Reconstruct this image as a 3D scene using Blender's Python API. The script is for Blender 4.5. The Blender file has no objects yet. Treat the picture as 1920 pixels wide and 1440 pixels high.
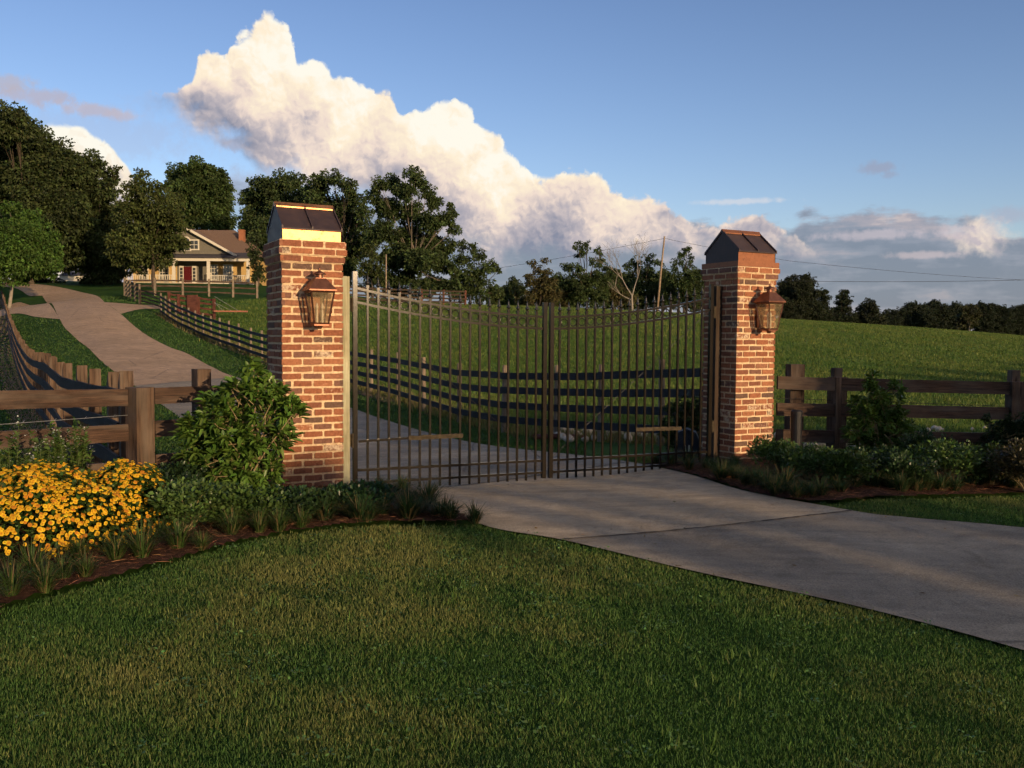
import bpy, math, random
import numpy as np
from mathutils import Vector, Matrix
random.seed(7); RNG = np.random.default_rng(7)
S = bpy.context.scene; COL = S.collection
R = math.radians

# ------------------------------------------------------------------ camera
F, PIT, ROL, CH = 1717.0, 0.0509, 0.0069, 1.39
def proj(x, y, z):
    x = np.asarray(x, float); z = np.asarray(z, float)-CH
    cy = y*math.cos(PIT)-z*math.sin(PIT); cz = y*math.sin(PIT)+z*math.cos(PIT)
    u = F*x/cy; v = -F*cz/cy
    return 960+u*math.cos(ROL)-v*math.sin(ROL), 720+u*math.sin(ROL)+v*math.cos(ROL)
def ray(px, py):
    a, b = px-960, py-720
    u = a*math.cos(ROL)+b*math.sin(ROL); v = -a*math.sin(ROL)+b*math.cos(ROL)
    cx, cz = u/F, -v/F
    y = math.cos(PIT)+cz*math.sin(PIT); z = -math.sin(PIT)+cz*math.cos(PIT)
    return cx/y, z/y          # x and z per metre of y
def at(px, py, D):
    a, b = ray(px, py); return (a*D, D, CH+b*D)
cam = bpy.data.cameras.new('camera'); co = bpy.data.objects.new('camera', cam); COL.objects.link(co)
cam.sensor_width = 36; cam.lens = 36*F/1920; cam.clip_end = 6000; cam.clip_start = .05
co.matrix_world = Matrix.Translation((0, 0, CH)) @ Matrix.Rotation(R(90)-PIT, 4, 'X') @ Matrix.Rotation(ROL, 4, 'Z')
S.camera = co

# ------------------------------------------------------------------ terrain
TP = [(-2, 8.5, 0), (2.5, 10.4, 0), (-3.4, 7.8, .02), (-5, 5.5, .0), (0, 0, -.2), (4, 0, -.3), (-5, 0, -.2), (0, 4, -.06),
      (5, 5, -.12), (8, 3, -.25), (6, 9, -.06), (10, 10, -.15), (2, 7, -.03), (0, 11, -.17), (0, 9.6, -.15), (1.3, 10, -.14), (-1.1, 9.1, -.15), (-1.1, 9.1, -.15), (.2, 9.6, -.15), (-6, 9, -.1), (-4.5, 12, -.4), (-3.9, 9.2, -.22), (-9, 6, -.1), (-12, 10, -.3), (14, 6, -.3),
      (0, -30, -1.2), (30, -30, -1.5), (-30, -30, -1), (0, -100, -2), (80, -90, -3), (60, 10, -1.2), (-60, 0, 0), (90, 0, -2), (-120, 0, 2)]
TP += [at(*p) for p in [
    (653, 769, 25.5), (444, 708, 33), (317, 651, 43), (229, 591, 55), (111, 597, 52), (88, 568, 66), (17, 574, 66), (182, 555, 75), (62, 537, 90), (140, 541, 95),
    (163, 651, 41), (252, 724, 30), (263, 570, 66), (292, 555, 75), (483, 559, 78), (236, 556, 75), (700, 568, 85), (870, 573, 88), (1050, 577, 100), (1300, 592, 130), (1460, 606, 160), (1700, 618, 190), (1920, 636, 220),
    (83, 800, 17.7), (55, 752, 24), (38, 713, 30), (27, 672, 40.6), (22, 647, 50), (10, 592, 75), (123, 848, 13),
    (350, 532, 108), (470, 533, 108), (240, 530, 108), (10, 525, 120), (1600, 845, 15.5), (1480, 842, 15), (1850, 850, 15), (1050, 826, 18.5),
    (1500, 690, 45), (1900, 700, 45), (1000, 690, 42), (700, 640, 50)]]
for px, D, z in [(100, 200, 10), (500, 200, 9), (900, 170, 4.9), (1150, 200, 4.6), (1500, 300, 2.8), (1900, 400, 1), (0, 500, 12), (960, 600, 4), (1900, 900, 0), (0, 1000, 12), (2600, 120, -1), (2900, 40, -1.5), (-700, 100, 7), (-900, 40, 3)]:
    TP.append((ray(px, 600)[0]*D, D, z))
RFD = [(1340, 14.0, 672), (1243, 15.4, 677), (1128, 17, 683), (1045, 18.1, 685), (946, 19.5, 685), (862, 22, 682), (795, 24.5, 670), (747, 27, 662), (696, 29.5, 655), (645, 32, 648), (592, 34.7, 640), (552, 37.3, 632), (519, 40, 625), (491, 42.6, 619), (470, 44.5, 614), (448, 46, 607), (430, 47.4, 602), (412, 48.8, 597), (396, 50.2, 592), (381, 51.5, 587), (367, 52.8, 582), (354, 54, 576), (342, 55.2, 572), (330, 56.5, 566), (319, 57.8, 560), (311, 58.9, 554), (303, 60, 550)]
for k_ in (1, 2, 4, 5, 6, 7, 8, 9, 11, 13, 18, 22, 26):
    q_ = at(RFD[k_][0], RFD[k_][2], RFD[k_][1]); TP.append((q_[0], q_[1], q_[2]-1.42))
TP = np.array(TP, float)
def _k(r2): return .5*r2*np.log(r2+1e-9)
def _warp(x, y):          # compress distance so near and far control points get similar spacing
    r = np.hypot(x, y-4)+1e-6; s = np.log1p(r/9)/r*9
    return x*s, (y-4)*s
_cx, _cy = _warp(TP[:, 0], TP[:, 1]); n = len(TP)
_A = np.zeros((n+3, n+3)); _A[:n, :n] = _k((_cx[:, None]-_cx)**2+(_cy[:, None]-_cy)**2)+np.eye(n)*.6
_P = np.stack([np.ones(n), _cx, _cy], 1); _A[:n, n:] = _P; _A[n:, :n] = _P.T
_W = np.linalg.solve(_A, np.concatenate([TP[:, 2], np.zeros(3)]))
def TZ(x, y):
    x = np.asarray(x, float); y = np.asarray(y, float); sh = np.broadcast(x, y).shape
    wx, wy = _warp(np.broadcast_to(x, sh).ravel(), np.broadcast_to(y, sh).ravel()); out = np.empty(wx.size)
    for i in range(0, wx.size, 20000):
        a, b = wx[i:i+20000], wy[i:i+20000]
        out[i:i+20000] = _k((a[:, None]-_cx)**2+(b[:, None]-_cy)**2) @ _W[:n] + _W[n]+_W[n+1]*a+_W[n+2]*b
    return out.reshape(sh)
def tz(x, y): return float(TZ(np.array([x]), np.array([y]))[0])
def g(px, py):            # where the line of sight through a point meets the ground
    a, b = ray(px, py); D = np.concatenate([np.linspace(2, 40, 760), np.linspace(40.2, 400, 1800)])
    h = CH+b*D-TZ(a*D, D); i = np.argmax(h < 0)
    if h[i] >= 0: i = len(D)-1
    t = h[i-1]/(h[i-1]-h[i]+1e-12); d = D[i-1]+(D[i]-D[i-1])*t
    return (a*d, d)
def gw(px, D): return (ray(px, 640)[0]*D, D)

# ------------------------------------------------------------------ materials
def mat(name):
    m = bpy.data.materials.new(name); m.use_nodes = True; nt = m.node_tree; nt.nodes.clear()
    return m, nt, lambda t, **k: _n(nt, t, **k)
def _n(nt, t, **k):
    nd = nt.nodes.new(t)
    for a, v in k.items():
        if a == 'ins':
            for q, w in v.items():
                if isinstance(w, bpy.types.NodeSocket): nt.links.new(w, nd.inputs[q])
                else: nd.inputs[q].default_value = w
        else: setattr(nd, a, v)
    return nd
def c4(c): return (*c, 1)
def ramp(N, fac, stops, interp='LINEAR'):
    r = N('ShaderNodeValToRGB', ins={'Fac': fac}); e = r.color_ramp.elements; r.color_ramp.interpolation = interp
    while len(e) > 1: e.remove(e[-1])
    e[0].position = stops[0][0]; e[0].color = c4(stops[0][1])
    for p, c in stops[1:]:
        q = e.new(p); q.color = c4(c)
    return r.outputs[0]
def noise(N, vec, scale, det=4, rough=.55, dist=0):
    return N('ShaderNodeTexNoise', ins={'Vector': vec, 'Scale': scale, 'Detail': det, 'Roughness': rough, 'Distortion': dist}).outputs['Fac']
def mixc(N, fac, a, b, mode='MIX'):
    m = N('ShaderNodeMix', data_type='RGBA', blend_type=mode); m.inputs['Factor'].default_value = 1
    for s, v in (('Factor', fac),):
        if isinstance(v, bpy.types.NodeSocket): m.id_data.links.new(v, m.inputs[0])
        else: m.inputs[0].default_value = v
    for i, v in ((6, a), (7, b)):
        if isinstance(v, bpy.types.NodeSocket): m.id_data.links.new(v, m.inputs[i])
        else: m.inputs[i].default_value = c4(v)
    return m.outputs[2]
def mth(N, op, a, b=0., c=0., clamp=False):
    return N('ShaderNodeMath', operation=op, use_clamp=clamp, ins={0: a, 1: b, 2: c}).outputs[0]
def out(N, sh, disp=None):
    o = N('ShaderNodeOutputMaterial', ins={'Surface': sh})
def pbsdf(N, col, rough=.8, metal=0., bump=None, spec=.3, **k):
    ins = {'Base Color': col if isinstance(col, bpy.types.NodeSocket) else c4(col), 'Roughness': rough, 'Metallic': metal, 'Specular IOR Level': spec}
    if bump is not None: ins['Normal'] = bump
    ins.update(k); return N('ShaderNodeBsdfPrincipled', ins=ins).outputs[0]
def bump(N, h, s=.5, d=.01): return N('ShaderNodeBump', ins={'Height': h, 'Strength': s, 'Distance': d}).outputs[0]
def simple(name, col, rough=.7, metal=0., var=.25, sc=8., spec=.3):
    m, nt, N = mat(name); v = N('ShaderNodeTexCoord').outputs['Object']
    f = noise(N, v, sc, 5); a = tuple(x*(1-var) for x in col); b = tuple(min(1, x*(1+var)) for x in col)
    out(N, pbsdf(N, ramp(N, f, [(.3, a), (.7, b)]), rough, metal, bump(N, noise(N, v, sc*6, 3), .3, .004), spec)); return m
def leafmat(name, trans=.35, gloss=.45):
    m, nt, N = mat(name); c = N('ShaderNodeAttribute', attribute_name='Col').outputs['Color']
    p = pbsdf(N, c, gloss, spec=.25); t = N('ShaderNodeBsdfTranslucent', ins={'Color': mixc(N, 1, c, (1.1, 1.15, .5), 'MULTIPLY')}).outputs[0]
    out(N, N('ShaderNodeMixShader', ins={0: trans, 1: p, 2: t}).outputs[0]); return m
def attrcol(name, rough=.85, nsc=60., bs=.5, bd=.003, metal=0., spec=.2):
    m, nt, N = mat(name); v = N('ShaderNodeTexCoord').outputs['Object']
    c = N('ShaderNodeAttribute', attribute_name='Col').outputs['Color']
    f = noise(N, v, nsc, 5, .7); cc = mixc(N, 1, c, ramp(N, f, [(.25, (.62, .62, .62)), (.75, (1.25, 1.25, 1.25))]), 'MULTIPLY')
    out(N, pbsdf(N, cc, rough, metal, bump(N, f, bs, bd), spec)); return m
def wood(name, dark, light, grey=None, rough=.85, bs=.6, knots=True):
    m, nt, N = mat(name); v = N('ShaderNodeAttribute', attribute_name='lc').outputs['Vector']
    mp = N('ShaderNodeMapping', ins={'Vector': v, 'Scale': (1.6, 26, 26)}).outputs[0]
    f = noise(N, mp, 1.5, 6, .65, 1.2); f2 = noise(N, v, 3., 4); f3 = noise(N, N('ShaderNodeMapping', ins={'Vector': v, 'Scale': (.7, 4, 4)}).outputs[0], 2., 3)
    c = ramp(N, f, [(.32, dark), (.5, tuple((a*.5+b*.5) for a, b in zip(dark, light))), (.66, light)])
    if grey: c = mixc(N, ramp(N, f3, [(.45, (0, 0, 0)), (.7, (.8, .8, .8))]), c, grey)
    if knots:
        vo = N('ShaderNodeTexVoronoi', ins={'Vector': N('ShaderNodeMapping', ins={'Vector': v, 'Scale': (1.1, 5, 5)}).outputs[0], 'Scale': 1.4}).outputs['Distance']
        c = mixc(N, ramp(N, vo, [(.07, (.85, .85, .85)), (.14, (0, 0, 0))]), c, tuple(x*.45 for x in dark))
    c = mixc(N, 1, c, ramp(N, f2, [(.3, (.65, .65, .65)), (.7, (1.2, 1.2, 1.2))]), 'MULTIPLY')
    out(N, pbsdf(N, c, rough, 0, bump(N, f, bs, .004), .25)); return m
M = {}
M['wood_brown'] = wood('wood_brown', (.020, .012, .009), (.098, .056, .036), (.11, .085, .066), bs=.9)
M['wood_post'] = wood('wood_post', (.026, .016, .011), (.135, .082, .052), (.14, .108, .082), bs=.9)
M['wood_dark'] = wood('wood_dark', (.012, .010, .010), (.035, .026, .022), (.03, .03, .035), knots=False)
M['wood_black'] = wood('wood_black', (.009, .009, .012), (.02, .02, .026), None, .7, knots=False)
M['wood_pale'] = wood('wood_pale', (.11, .08, .055), (.28, .22, .155), (.20, .17, .13))
M['wood_red'] = wood('wood_red', (.07, .025, .018), (.16, .06, .04), None, knots=False)
M['wood_green'] = wood('wood_green', (.24, .22, .12), (.50, .46, .30), (.42, .44, .32), knots=False)
M['stain_wood'] = wood('stain_wood', (.022, .014, .009), (.062, .040, .026), (.05, .04, .03))
M['black_metal'] = simple('black_metal', (.012, .011, .010), .36, 0, .3, 20, .6)
M['rust'] = simple('rust', (.045, .034, .020), .9, 0, .6, 30)
M['bulb'] = simple('bulb', (.75, .68, .55), .4, 0, .05)
M['black_plastic'] = simple('black_plastic', (.01, .01, .012), .5)
M['blue_black'] = simple('blue_black', (.012, .018, .03), .5)
M['white_paint'] = simple('white_paint', (.60, .56, .46), .6, 0, .06)
M['cream_wall'] = simple('cream_wall', (.46, .31, .12), .8, 0, .08)
M['grey_wall'] = simple('grey_wall', (.15, .14, .11), .85, 0, .1)
M['red_door'] = simple('red_door', (.085, .008, .010), .4, 0, .1)
M['shingle'] = simple('shingle', (.17, .11, .075), .95, 0, .3, 12)
M['shingle_dark'] = simple('shingle_dark', (.06, .055, .06), .95, 0, .25, 12)
M['chimney_brick'] = simple('chimney_brick', (.30, .12, .06), .9, 0, .25, 15)
M['window_glass'] = simple('window_glass', (.05, .055, .06), .12, 0, .1, spec=.8)
M['stone'] = simple('stone', (.52, .43, .32), .9, 0, .3, 9)
M['wire'] = simple('wire', (.05, .05, .05), .6, .6)
M['wire_light'] = simple('wire_light', (.35, .35, .33), .5, .7)
M['pole_wood'] = wood('pole_wood', (.18, .13, .09), (.38, .29, .20), None, knots=False)
M['bark'] = simple('bark', (.07, .055, .04), .95, 0, .35, 6)
M['bark_pale'] = simple('bark_pale', (.25, .22, .18), .9, 0, .25, 6)
M['bark_mid'] = simple('bark_mid', (.15, .125, .095), .9, 0, .3, 6)
M['twig'] = simple('twig', (.25, .19, .10), .8, 0, .3, 30)
M['green_stem'] = simple('green_stem', (.06, .08, .025), .8, 0, .3, 30)
M['leaf'] = leafmat('leaf', .3)
M['leaf_tree'] = leafmat('leaf_tree', .25, .7)
M['leaf_gloss'] = leafmat('leaf_gloss', .25, .32)
M['petal'] = leafmat('petal', .35, .8)
M['grass'] = leafmat('grass', .3, .6)
M['straw'] = leafmat('straw', .15, .8)
M['plank_red'] = simple('plank_red', (.33, .13, .08), .8)
def coppermat(name, a, b, rough, metal, sc=14., dark=(.05, .03, .025), thr=.62):
    m, nt, N = mat(name); v = N('ShaderNodeTexCoord').outputs['Object']
    f = noise(N, v, sc, 6, .7, .6); f2 = noise(N, v, sc*3, 3)
    c = ramp(N, f, [(.3, a), (.65, b)]); c = mixc(N, ramp(N, f2, [(thr, (0, 0, 0)), (thr+.08, (.6, .6, .6))]), c, dark)
    rg = ramp(N, f, [(.25, (rough-.08,)*3), (.75, (rough+.12,)*3)])
    out(N, pbsdf(N, c, rg, metal, bump(N, f, .12, .004), .5)); return m
M['copper'] = coppermat('copper', (.22, .085, .035), (.66, .31, .14), .40, 1., 7., thr=.58)
M['copper_dull'] = coppermat('copper_dull', (.19, .075, .038), (.29, .12, .062), .55, .6)
M['copper_dark'] = coppermat('copper_dark', (.030, .020, .021), (.060, .036, .034), .55, .15, 10., (.14, .07, .045), .66)
M['copper_lamp'] = coppermat('copper_lamp', (.13, .055, .035), (.27, .12, .075), .42, .85, 22.)
m, nt, N = mat('lamp_glass'); M['lamp_glass'] = m
fz = noise(N, N('ShaderNodeTexCoord').outputs['Object'], 18, 5)
gl = N('ShaderNodeBsdfGlossy', ins={'Roughness': .12, 'Color': (.9, .8, .6, 1)}).outputs[0]
df = N('ShaderNodeBsdfDiffuse', ins={'Color': (.42, .33, .2, 1)}).outputs[0]
tr = N('ShaderNodeBsdfTransparent', ins={'Color': (.86, .82, .74, 1)}).outputs[0]
a_ = N('ShaderNodeMixShader', ins={0: ramp(N, fz, [(.3, (.10,)*3), (.75, (.38,)*3)]), 1: tr, 2: df}).outputs[0]
out(N, N('ShaderNodeMixShader', ins={0: .06, 1: a_, 2: gl}).outputs[0])

# bronze-black gate paint: satin, catches the low sun
m, nt, N = mat('gate_paint'); M['gate_paint'] = m
v = N('ShaderNodeTexCoord').outputs['Object']; f = noise(N, v, 40, 5, .7)
out(N, pbsdf(N, ramp(N, f, [(.3, (.010, .008, .006)), (.7, (.018, .014, .010))]), ramp(N, f, [(.2, (.13,)*3), (.8, (.19,)*3)]), .0, bump(N, f, .03, .001), .26))

# brick: colour attribute per brick, smeared with old lime mortar
m, nt, N = mat('old_brick'); M['old_brick'] = m
v = N('ShaderNodeTexCoord').outputs['Object']; c = N('ShaderNodeAttribute', attribute_name='Col').outputs
f = noise(N, v, 38, 6, .7, .4); f2 = noise(N, v, 11, 4, .6); f3 = noise(N, v, 130, 3)
cc = mixc(N, 1, c['Color'], ramp(N, f, [(.3, (.6, .57, .57)), (.7, (1.3, 1.25, 1.2))]), 'MULTIPLY')
wf = mth(N, 'MULTIPLY', N('ShaderNodeAttribute', attribute_name='lc').outputs['Fac'], 1.)
sm = N('ShaderNodeMapRange', ins={'Value': mth(N, 'ADD', mth(N, 'MULTIPLY', f, .9), mth(N, 'ADD', mth(N, 'MULTIPLY', f2, .7), mth(N, 'MULTIPLY', wf, .55))), 'From Min': 1.14, 'From Max': 1.34}).outputs[0]
cc = mixc(N, sm, cc, (.60, .48, .34))
out(N, pbsdf(N, cc, .92, 0, bump(N, mth(N, 'ADD', f, mth(N, 'MULTIPLY', f3, .4)), .9, .006), .15))

def groundmat():
    m, nt, N = mat('ground_grass'); v = N('ShaderNodeTexCoord').outputs['Object']
    z = N('ShaderNodeAttribute', attribute_name='Col').outputs['Color']
    f = noise(N, v, .22, 4, .6); f2 = noise(N, v, 1.6, 6, .7); f3 = noise(N, v, 28, 4, .8)
    f4 = noise(N, N('ShaderNodeMapping', ins={'Vector': v, 'Scale': (1, .35, 1)}).outputs[0], 9., 5, .75)
    k = mixc(N, 1, z, ramp(N, f, [(.3, (.75, .8, .7)), (.7, (1.25, 1.2, 1.1))]), 'MULTIPLY')
    k = mixc(N, 1, k, ramp(N, f2, [(.3, (.7, .75, .7)), (.72, (1.35, 1.25, 1.1))]), 'MULTIPLY')
    k = mixc(N, 1, k, ramp(N, f4, [(.3, (.8, .82, .78)), (.7, (1.2, 1.18, 1.12))]), 'MULTIPLY')
    h = mth(N, 'ADD', mth(N, 'MULTIPLY', f2, .8), mth(N, 'ADD', mth(N, 'MULTIPLY', f4, .5), mth(N, 'MULTIPLY', f3, .12)))
    out(N, pbsdf(N, k, .95, 0, bump(N, h, .6, .06), .05)); return m
M['ground'] = groundmat()
def concrete(name, a, b, sc=1.):
    m, nt, N = mat(name); v = N('ShaderNodeTexCoord').outputs['Object']
    f = noise(N, v, .5*sc, 5, .6); f2 = noise(N, v, 2.8, 7, .75, .8); f3 = noise(N, v, 90, 3, .8); f4 = noise(N, N('ShaderNodeMapping', ins={'Vector': v, 'Rotation': (0, 0, .4), 'Scale': (.5, 5, 1)}).outputs[0], 1.4, 4)
    c = ramp(N, f, [(.35, a), (.68, b)])
    c = mixc(N, 1, c, ramp(N, f2, [(.28, (.66, .65, .63)), (.5, (1, 1, 1)), (.72, (1.32, 1.3, 1.26))]), 'MULTIPLY')
    c = mixc(N, 1, c, ramp(N, f3, [(.3, (.56, .56, .55)), (.7, (1.38, 1.38, 1.38))]), 'MULTIPLY')
    c = mixc(N, 1, c, ramp(N, f4, [(.35, (.88, .88, .89)), (.7, (1.12, 1.11, 1.1))]), 'MULTIPLY')
    wv = N('ShaderNodeTexVoronoi', feature='DISTANCE_TO_EDGE', ins={'Vector': mixc(N, .12, v, N('ShaderNodeTexNoise', ins={'Vector': v, 'Scale': 1.2, 'Detail': 5}).outputs['Color'], 'ADD'), 'Scale': .16}).outputs['Distance']
    c = mixc(N, ramp(N, wv, [(.0, (.75,)*3), (.0035, (0, 0, 0))]), c, (.07, .06, .05))
    out(N, pbsdf(N, c, .9, 0, bump(N, mth(N, 'ADD', f3, mth(N, 'MULTIPLY', f2, .8)), .5, .006), .25)); return m
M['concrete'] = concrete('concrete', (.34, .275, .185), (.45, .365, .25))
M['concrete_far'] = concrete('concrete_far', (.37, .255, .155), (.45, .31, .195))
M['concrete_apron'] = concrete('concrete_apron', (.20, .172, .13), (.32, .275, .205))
m, nt, N = mat('mulch'); M['mulch'] = m
v = N('ShaderNodeTexCoord').outputs['Object']; f = noise(N, v, 22, 6, .75); f2 = noise(N, N('ShaderNodeMapping', ins={'Vector': v, 'Rotation': (0, 0, .7), 'Scale': (20, 130, 20)}).outputs[0], 1, 3)
out(N, pbsdf(N, ramp(N, f, [(.3, (.03, .018, .012)), (.55, (.09, .045, .03)), (.75, (.2, .10, .06))]), .95, 0, bump(N, mth(N, 'ADD', f, f2), 1., .03), .1))
m, nt, N = mat('dirt'); M['dirt'] = m
v = N('ShaderNodeTexCoord').outputs['Object']; f = noise(N, v, 5, 6, .75)
out(N, pbsdf(N, ramp(N, f, [(.3, (.13, .085, .045)), (.7, (.27, .18, .10))]), .95, 0, bump(N, f, .8, .03), .1))
M['joint'] = simple('joint', (.05, .042, .035), .95, 0, .5, 30)

# ------------------------------------------------------------------ mesh building
class MB:
    def __init__(s): s.v = []; s.f = []; s.c = []; s.l = []
    def add(s, vs, fs, col=(1, 1, 1), lc=None):
        o = len(s.v); s.v += [tuple(v) for v in vs]; s.f += [tuple(i+o for i in f) for f in fs]
        s.c += [col]*len(vs); s.l += (lc if lc is not None else [(0, 0, 0)]*len(vs)); return s
    def box(s, c, d, rz=0., col=(1, 1, 1), bev=0., ax=None):
        x, y, z = d[0]/2, d[1]/2, d[2]/2; o = [random.uniform(0, 40) for _ in range(3)]
        P = [(a*x, b*y, e*z) for a in (-1, 1) for b in (-1, 1) for e in (-1, 1)]
        if ax is None: ax = max(range(3), key=lambda i: d[i])
        oth = [i for i in range(3) if i != ax]; lc = [(p[ax]+o[0], p[oth[0]]+o[1], p[oth[1]]+o[2]) for p in P]
        ca, sa = math.cos(rz), math.sin(rz); V = [(c[0]+p[0]*ca-p[1]*sa, c[1]+p[0]*sa+p[1]*ca, c[2]+p[2]) for p in P]
        return s.add(V, [(0, 1, 3, 2), (4, 6, 7, 5), (0, 4, 5, 1), (2, 3, 7, 6), (0, 2, 6, 4), (1, 5, 7, 3)], col, lc)
    def plank(s, p0, p1, h, t, col=(1, 1, 1), seg=1, warp=0.):
        p0, p1 = Vector(p0), Vector(p1); d = (p1-p0); L = d.length; sd = Vector((-d.y, d.x, 0)).normalized(); o = [random.uniform(0, 40) for _ in range(3)]
        V, lc = [], []
        for i in range(seg+1):
            q = p0+d*i/seg; w = random.uniform(-warp, warp) if 0 < i < seg else 0; w2 = random.uniform(-warp, warp)*.6
            for a, b in ((-1, -1), (1, -1), (1, 1), (-1, 1)):
                V.append(q+sd*(a*t/2+w)+Vector((0, 0, b*h/2+w2))); lc.append((L*i/seg+o[0], a*t/2+o[1], b*h/2+o[2]))
        Fc = [(0, 1, 2, 3), tuple(seg*4+i for i in (3, 2, 1, 0))]
        for i in range(seg):
            for k in range(4): Fc.append((i*4+k, i*4+4+k, i*4+4+(k+1) % 4, i*4+(k+1) % 4))
        return s.add(V, Fc, col, lc)
    def tube(s, pts, rad, nn=8, col=(1, 1, 1), cap=True):
        pts = [Vector(p) for p in pts]; V, Fc, lc = [], [], []; o = random.uniform(0, 30); acc = 0
        if not hasattr(rad, '__len__'): rad = [rad]*len(pts)
        for i, p in enumerate(pts):
            d = (pts[min(i+1, len(pts)-1)]-pts[max(i-1, 0)]).normalized(); a = Vector((0, 0, 1)) if abs(d.z) < .9 else Vector((1, 0, 0))
            u = d.cross(a).normalized(); w = d.cross(u)
            if i: acc += (p-pts[i-1]).length
            for k in range(nn):
                t = 2*math.pi*k/nn; V.append(p+(u*math.cos(t)+w*math.sin(t))*rad[i]); lc.append((acc+o, math.cos(t)*rad[i]+o, math.sin(t)*rad[i]))
        for i in range(len(pts)-1):
            for k in range(nn): Fc.append((i*nn+k, i*nn+(k+1) % nn, (i+1)*nn+(k+1) % nn, (i+1)*nn+k))
        if cap: Fc += [tuple(range(nn))[::-1], tuple((len(pts)-1)*nn+k for k in range(nn))]
        return s.add(V, Fc, col, lc)
    def lathe(s, prof, c=(0, 0, 0), nn=12, col=(1, 1, 1), rot=0.):
        V = [(c[0]+r*math.cos(2*math.pi*k/nn+rot), c[1]+r*math.sin(2*math.pi*k/nn+rot), c[2]+z) for r, z in prof for k in range(nn)]
        Fc = [(i*nn+k, i*nn+(k+1) % nn, (i+1)*nn+(k+1) % nn, (i+1)*nn+k) for i in range(len(prof)-1) for k in range(nn)]
        Fc += [tuple(range(nn))[::-1], tuple((len(prof)-1)*nn+k for k in range(nn))]
        return s.add(V, Fc, col)
    def torus(s, c, rr, r, d, nn=20, m=6):       # ring in the plane spanned by d (horizontal) and z
        V, Fc = [], []; d = Vector(d).normalized(); nrm = d.cross(Vector((0, 0, 1)))
        for i in range(nn):
            t = 2*math.pi*i/nn; e = d*math.cos(t)+Vector((0, 0, 1))*math.sin(t)
            for k in range(m):
                q = 2*math.pi*k/m; V.append(Vector(c)+e*(rr+r*math.cos(q))+nrm*r*math.sin(q))
        for i in range(nn):
            for k in range(m): Fc.append((i*m+k, ((i+1) % nn)*m+k, ((i+1) % nn)*m+(k+1) % m, i*m+(k+1) % m))
        return s.add(V, Fc)
    def obj(s, name, m, parent=None, smooth=False, loc=(0, 0, 0)):
        me = bpy.data.meshes.new(name); me.from_pydata(s.v, [], s.f); me.materials.append(m)
        a = me.color_attributes.new('Col', 'FLOAT_COLOR', 'POINT'); a.data.foreach_set('color', np.array([(*c, 1) for c in s.c], np.float32).ravel())
        a = me.attributes.new('lc', 'FLOAT_VECTOR', 'POINT'); a.data.foreach_set('vector', np.array(s.l, np.float32).ravel())
        if smooth: me.polygons.foreach_set('use_smooth', [True]*len(me.polygons))
        me.update(); return link(name, me, parent, loc)
def link(name, me, parent=None, loc=(0, 0, 0)):
    o = bpy.data.objects.new(name, me); COL.objects.link(o); o.parent = parent; o.location = loc; return o
def fast(name, V, Fq, Cv, m, parent=None, loc=(0, 0, 0), mesh_only=False):
    me = bpy.data.meshes.new(name); nf, k = Fq.shape
    me.vertices.add(len(V)); me.vertices.foreach_set('co', V.astype(np.float32).ravel())
    me.loops.add(nf*k); me.loops.foreach_set('vertex_index', Fq.astype(np.int32).ravel())
    me.polygons.add(nf); me.polygons.foreach_set('loop_start', np.arange(0, nf*k, k, dtype=np.int32))
    try: me.polygons.foreach_set('loop_total', np.full(nf, k, np.int32))
    except Exception: pass
    a = me.color_attributes.new('Col', 'FLOAT_COLOR', 'POINT')
    a.data.foreach_set('color', np.concatenate([Cv, np.ones((len(Cv), 1))], 1).astype(np.float32).ravel())
    me.materials.append(m); me.update(calc_edges=True)
    return me if mesh_only else link(name, me, parent, loc)
def tag(o, label=None, cat=None, group=None, kind=None):
    for k, v in (('label', label), ('category', cat), ('group', group), ('kind', kind)):
        if v: o[k] = v
    return o
def thing(name, label, cat, loc=(0, 0, 0), rz=0., group=None):
    o = bpy.data.objects.new(name, None); COL.objects.link(o); o.location = loc; o.rotation_euler = (0, 0, rz); o.empty_display_size = .2
    return tag(o, label, cat, group)
def copy_tree(o, parent=None):
    c = o.copy(); COL.objects.link(c); c.parent = parent
    for ch in list(o.children): copy_tree(ch, c)
    return c
def unit(a): return a/(np.linalg.norm(a, axis=1, keepdims=True)+1e-9)
def leaves(P, D, L, W, C, name, m, parent=None, hero=False, up=None, droop=.25, loc=(0, 0, 0), mesh_only=False):
    n_ = len(P); D = unit(D); L = np.broadcast_to(L, n_)[:, None]; W = np.broadcast_to(W, n_)[:, None]
    a = RNG.normal(size=(n_, 3)) if up is None else up+RNG.normal(size=(n_, 3))*.35
    side = unit(np.cross(D, a)); nn = np.cross(side, D); zz = np.array([0, 0, -1.])
    if hero:
        q = [P, P+D*L*.3+side*W*.5+nn*W*.15, P+D*L*.68+side*W*.45+nn*W*.12+zz*L*droop*.35, P+D*L+zz*L*droop, P+D*L*.68-side*W*.45+nn*W*.12+zz*L*droop*.35, P+D*L*.3-side*W*.5+nn*W*.15]
        V = np.stack(q, 1).reshape(-1, 3); b = np.arange(n_)[:, None]*6
        Fq = np.concatenate([b+np.array([0, 1, 2, 3]), b+np.array([0, 3, 4, 5])]); k = 6
    else:
        q = [P, P+D*L*.5+side*W*.5, P+D*L+zz*L*droop, P+D*L*.5-side*W*.5]
        V = np.stack(q, 1).reshape(-1, 3); Fq = np.arange(n_*4).reshape(-1, 4); k = 4
    return fast(name, V, Fq, np.repeat(C, k, 0), m, parent, loc, mesh_only)
def jit(base, n_, v=.25, hue=.12):
    c = np.array(base)[None, :]*(1+RNG.normal(size=(n_, 1))*v)*(1+RNG.normal(size=(n_, 3))*hue)
    return np.clip(c, .002, .95)
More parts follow.
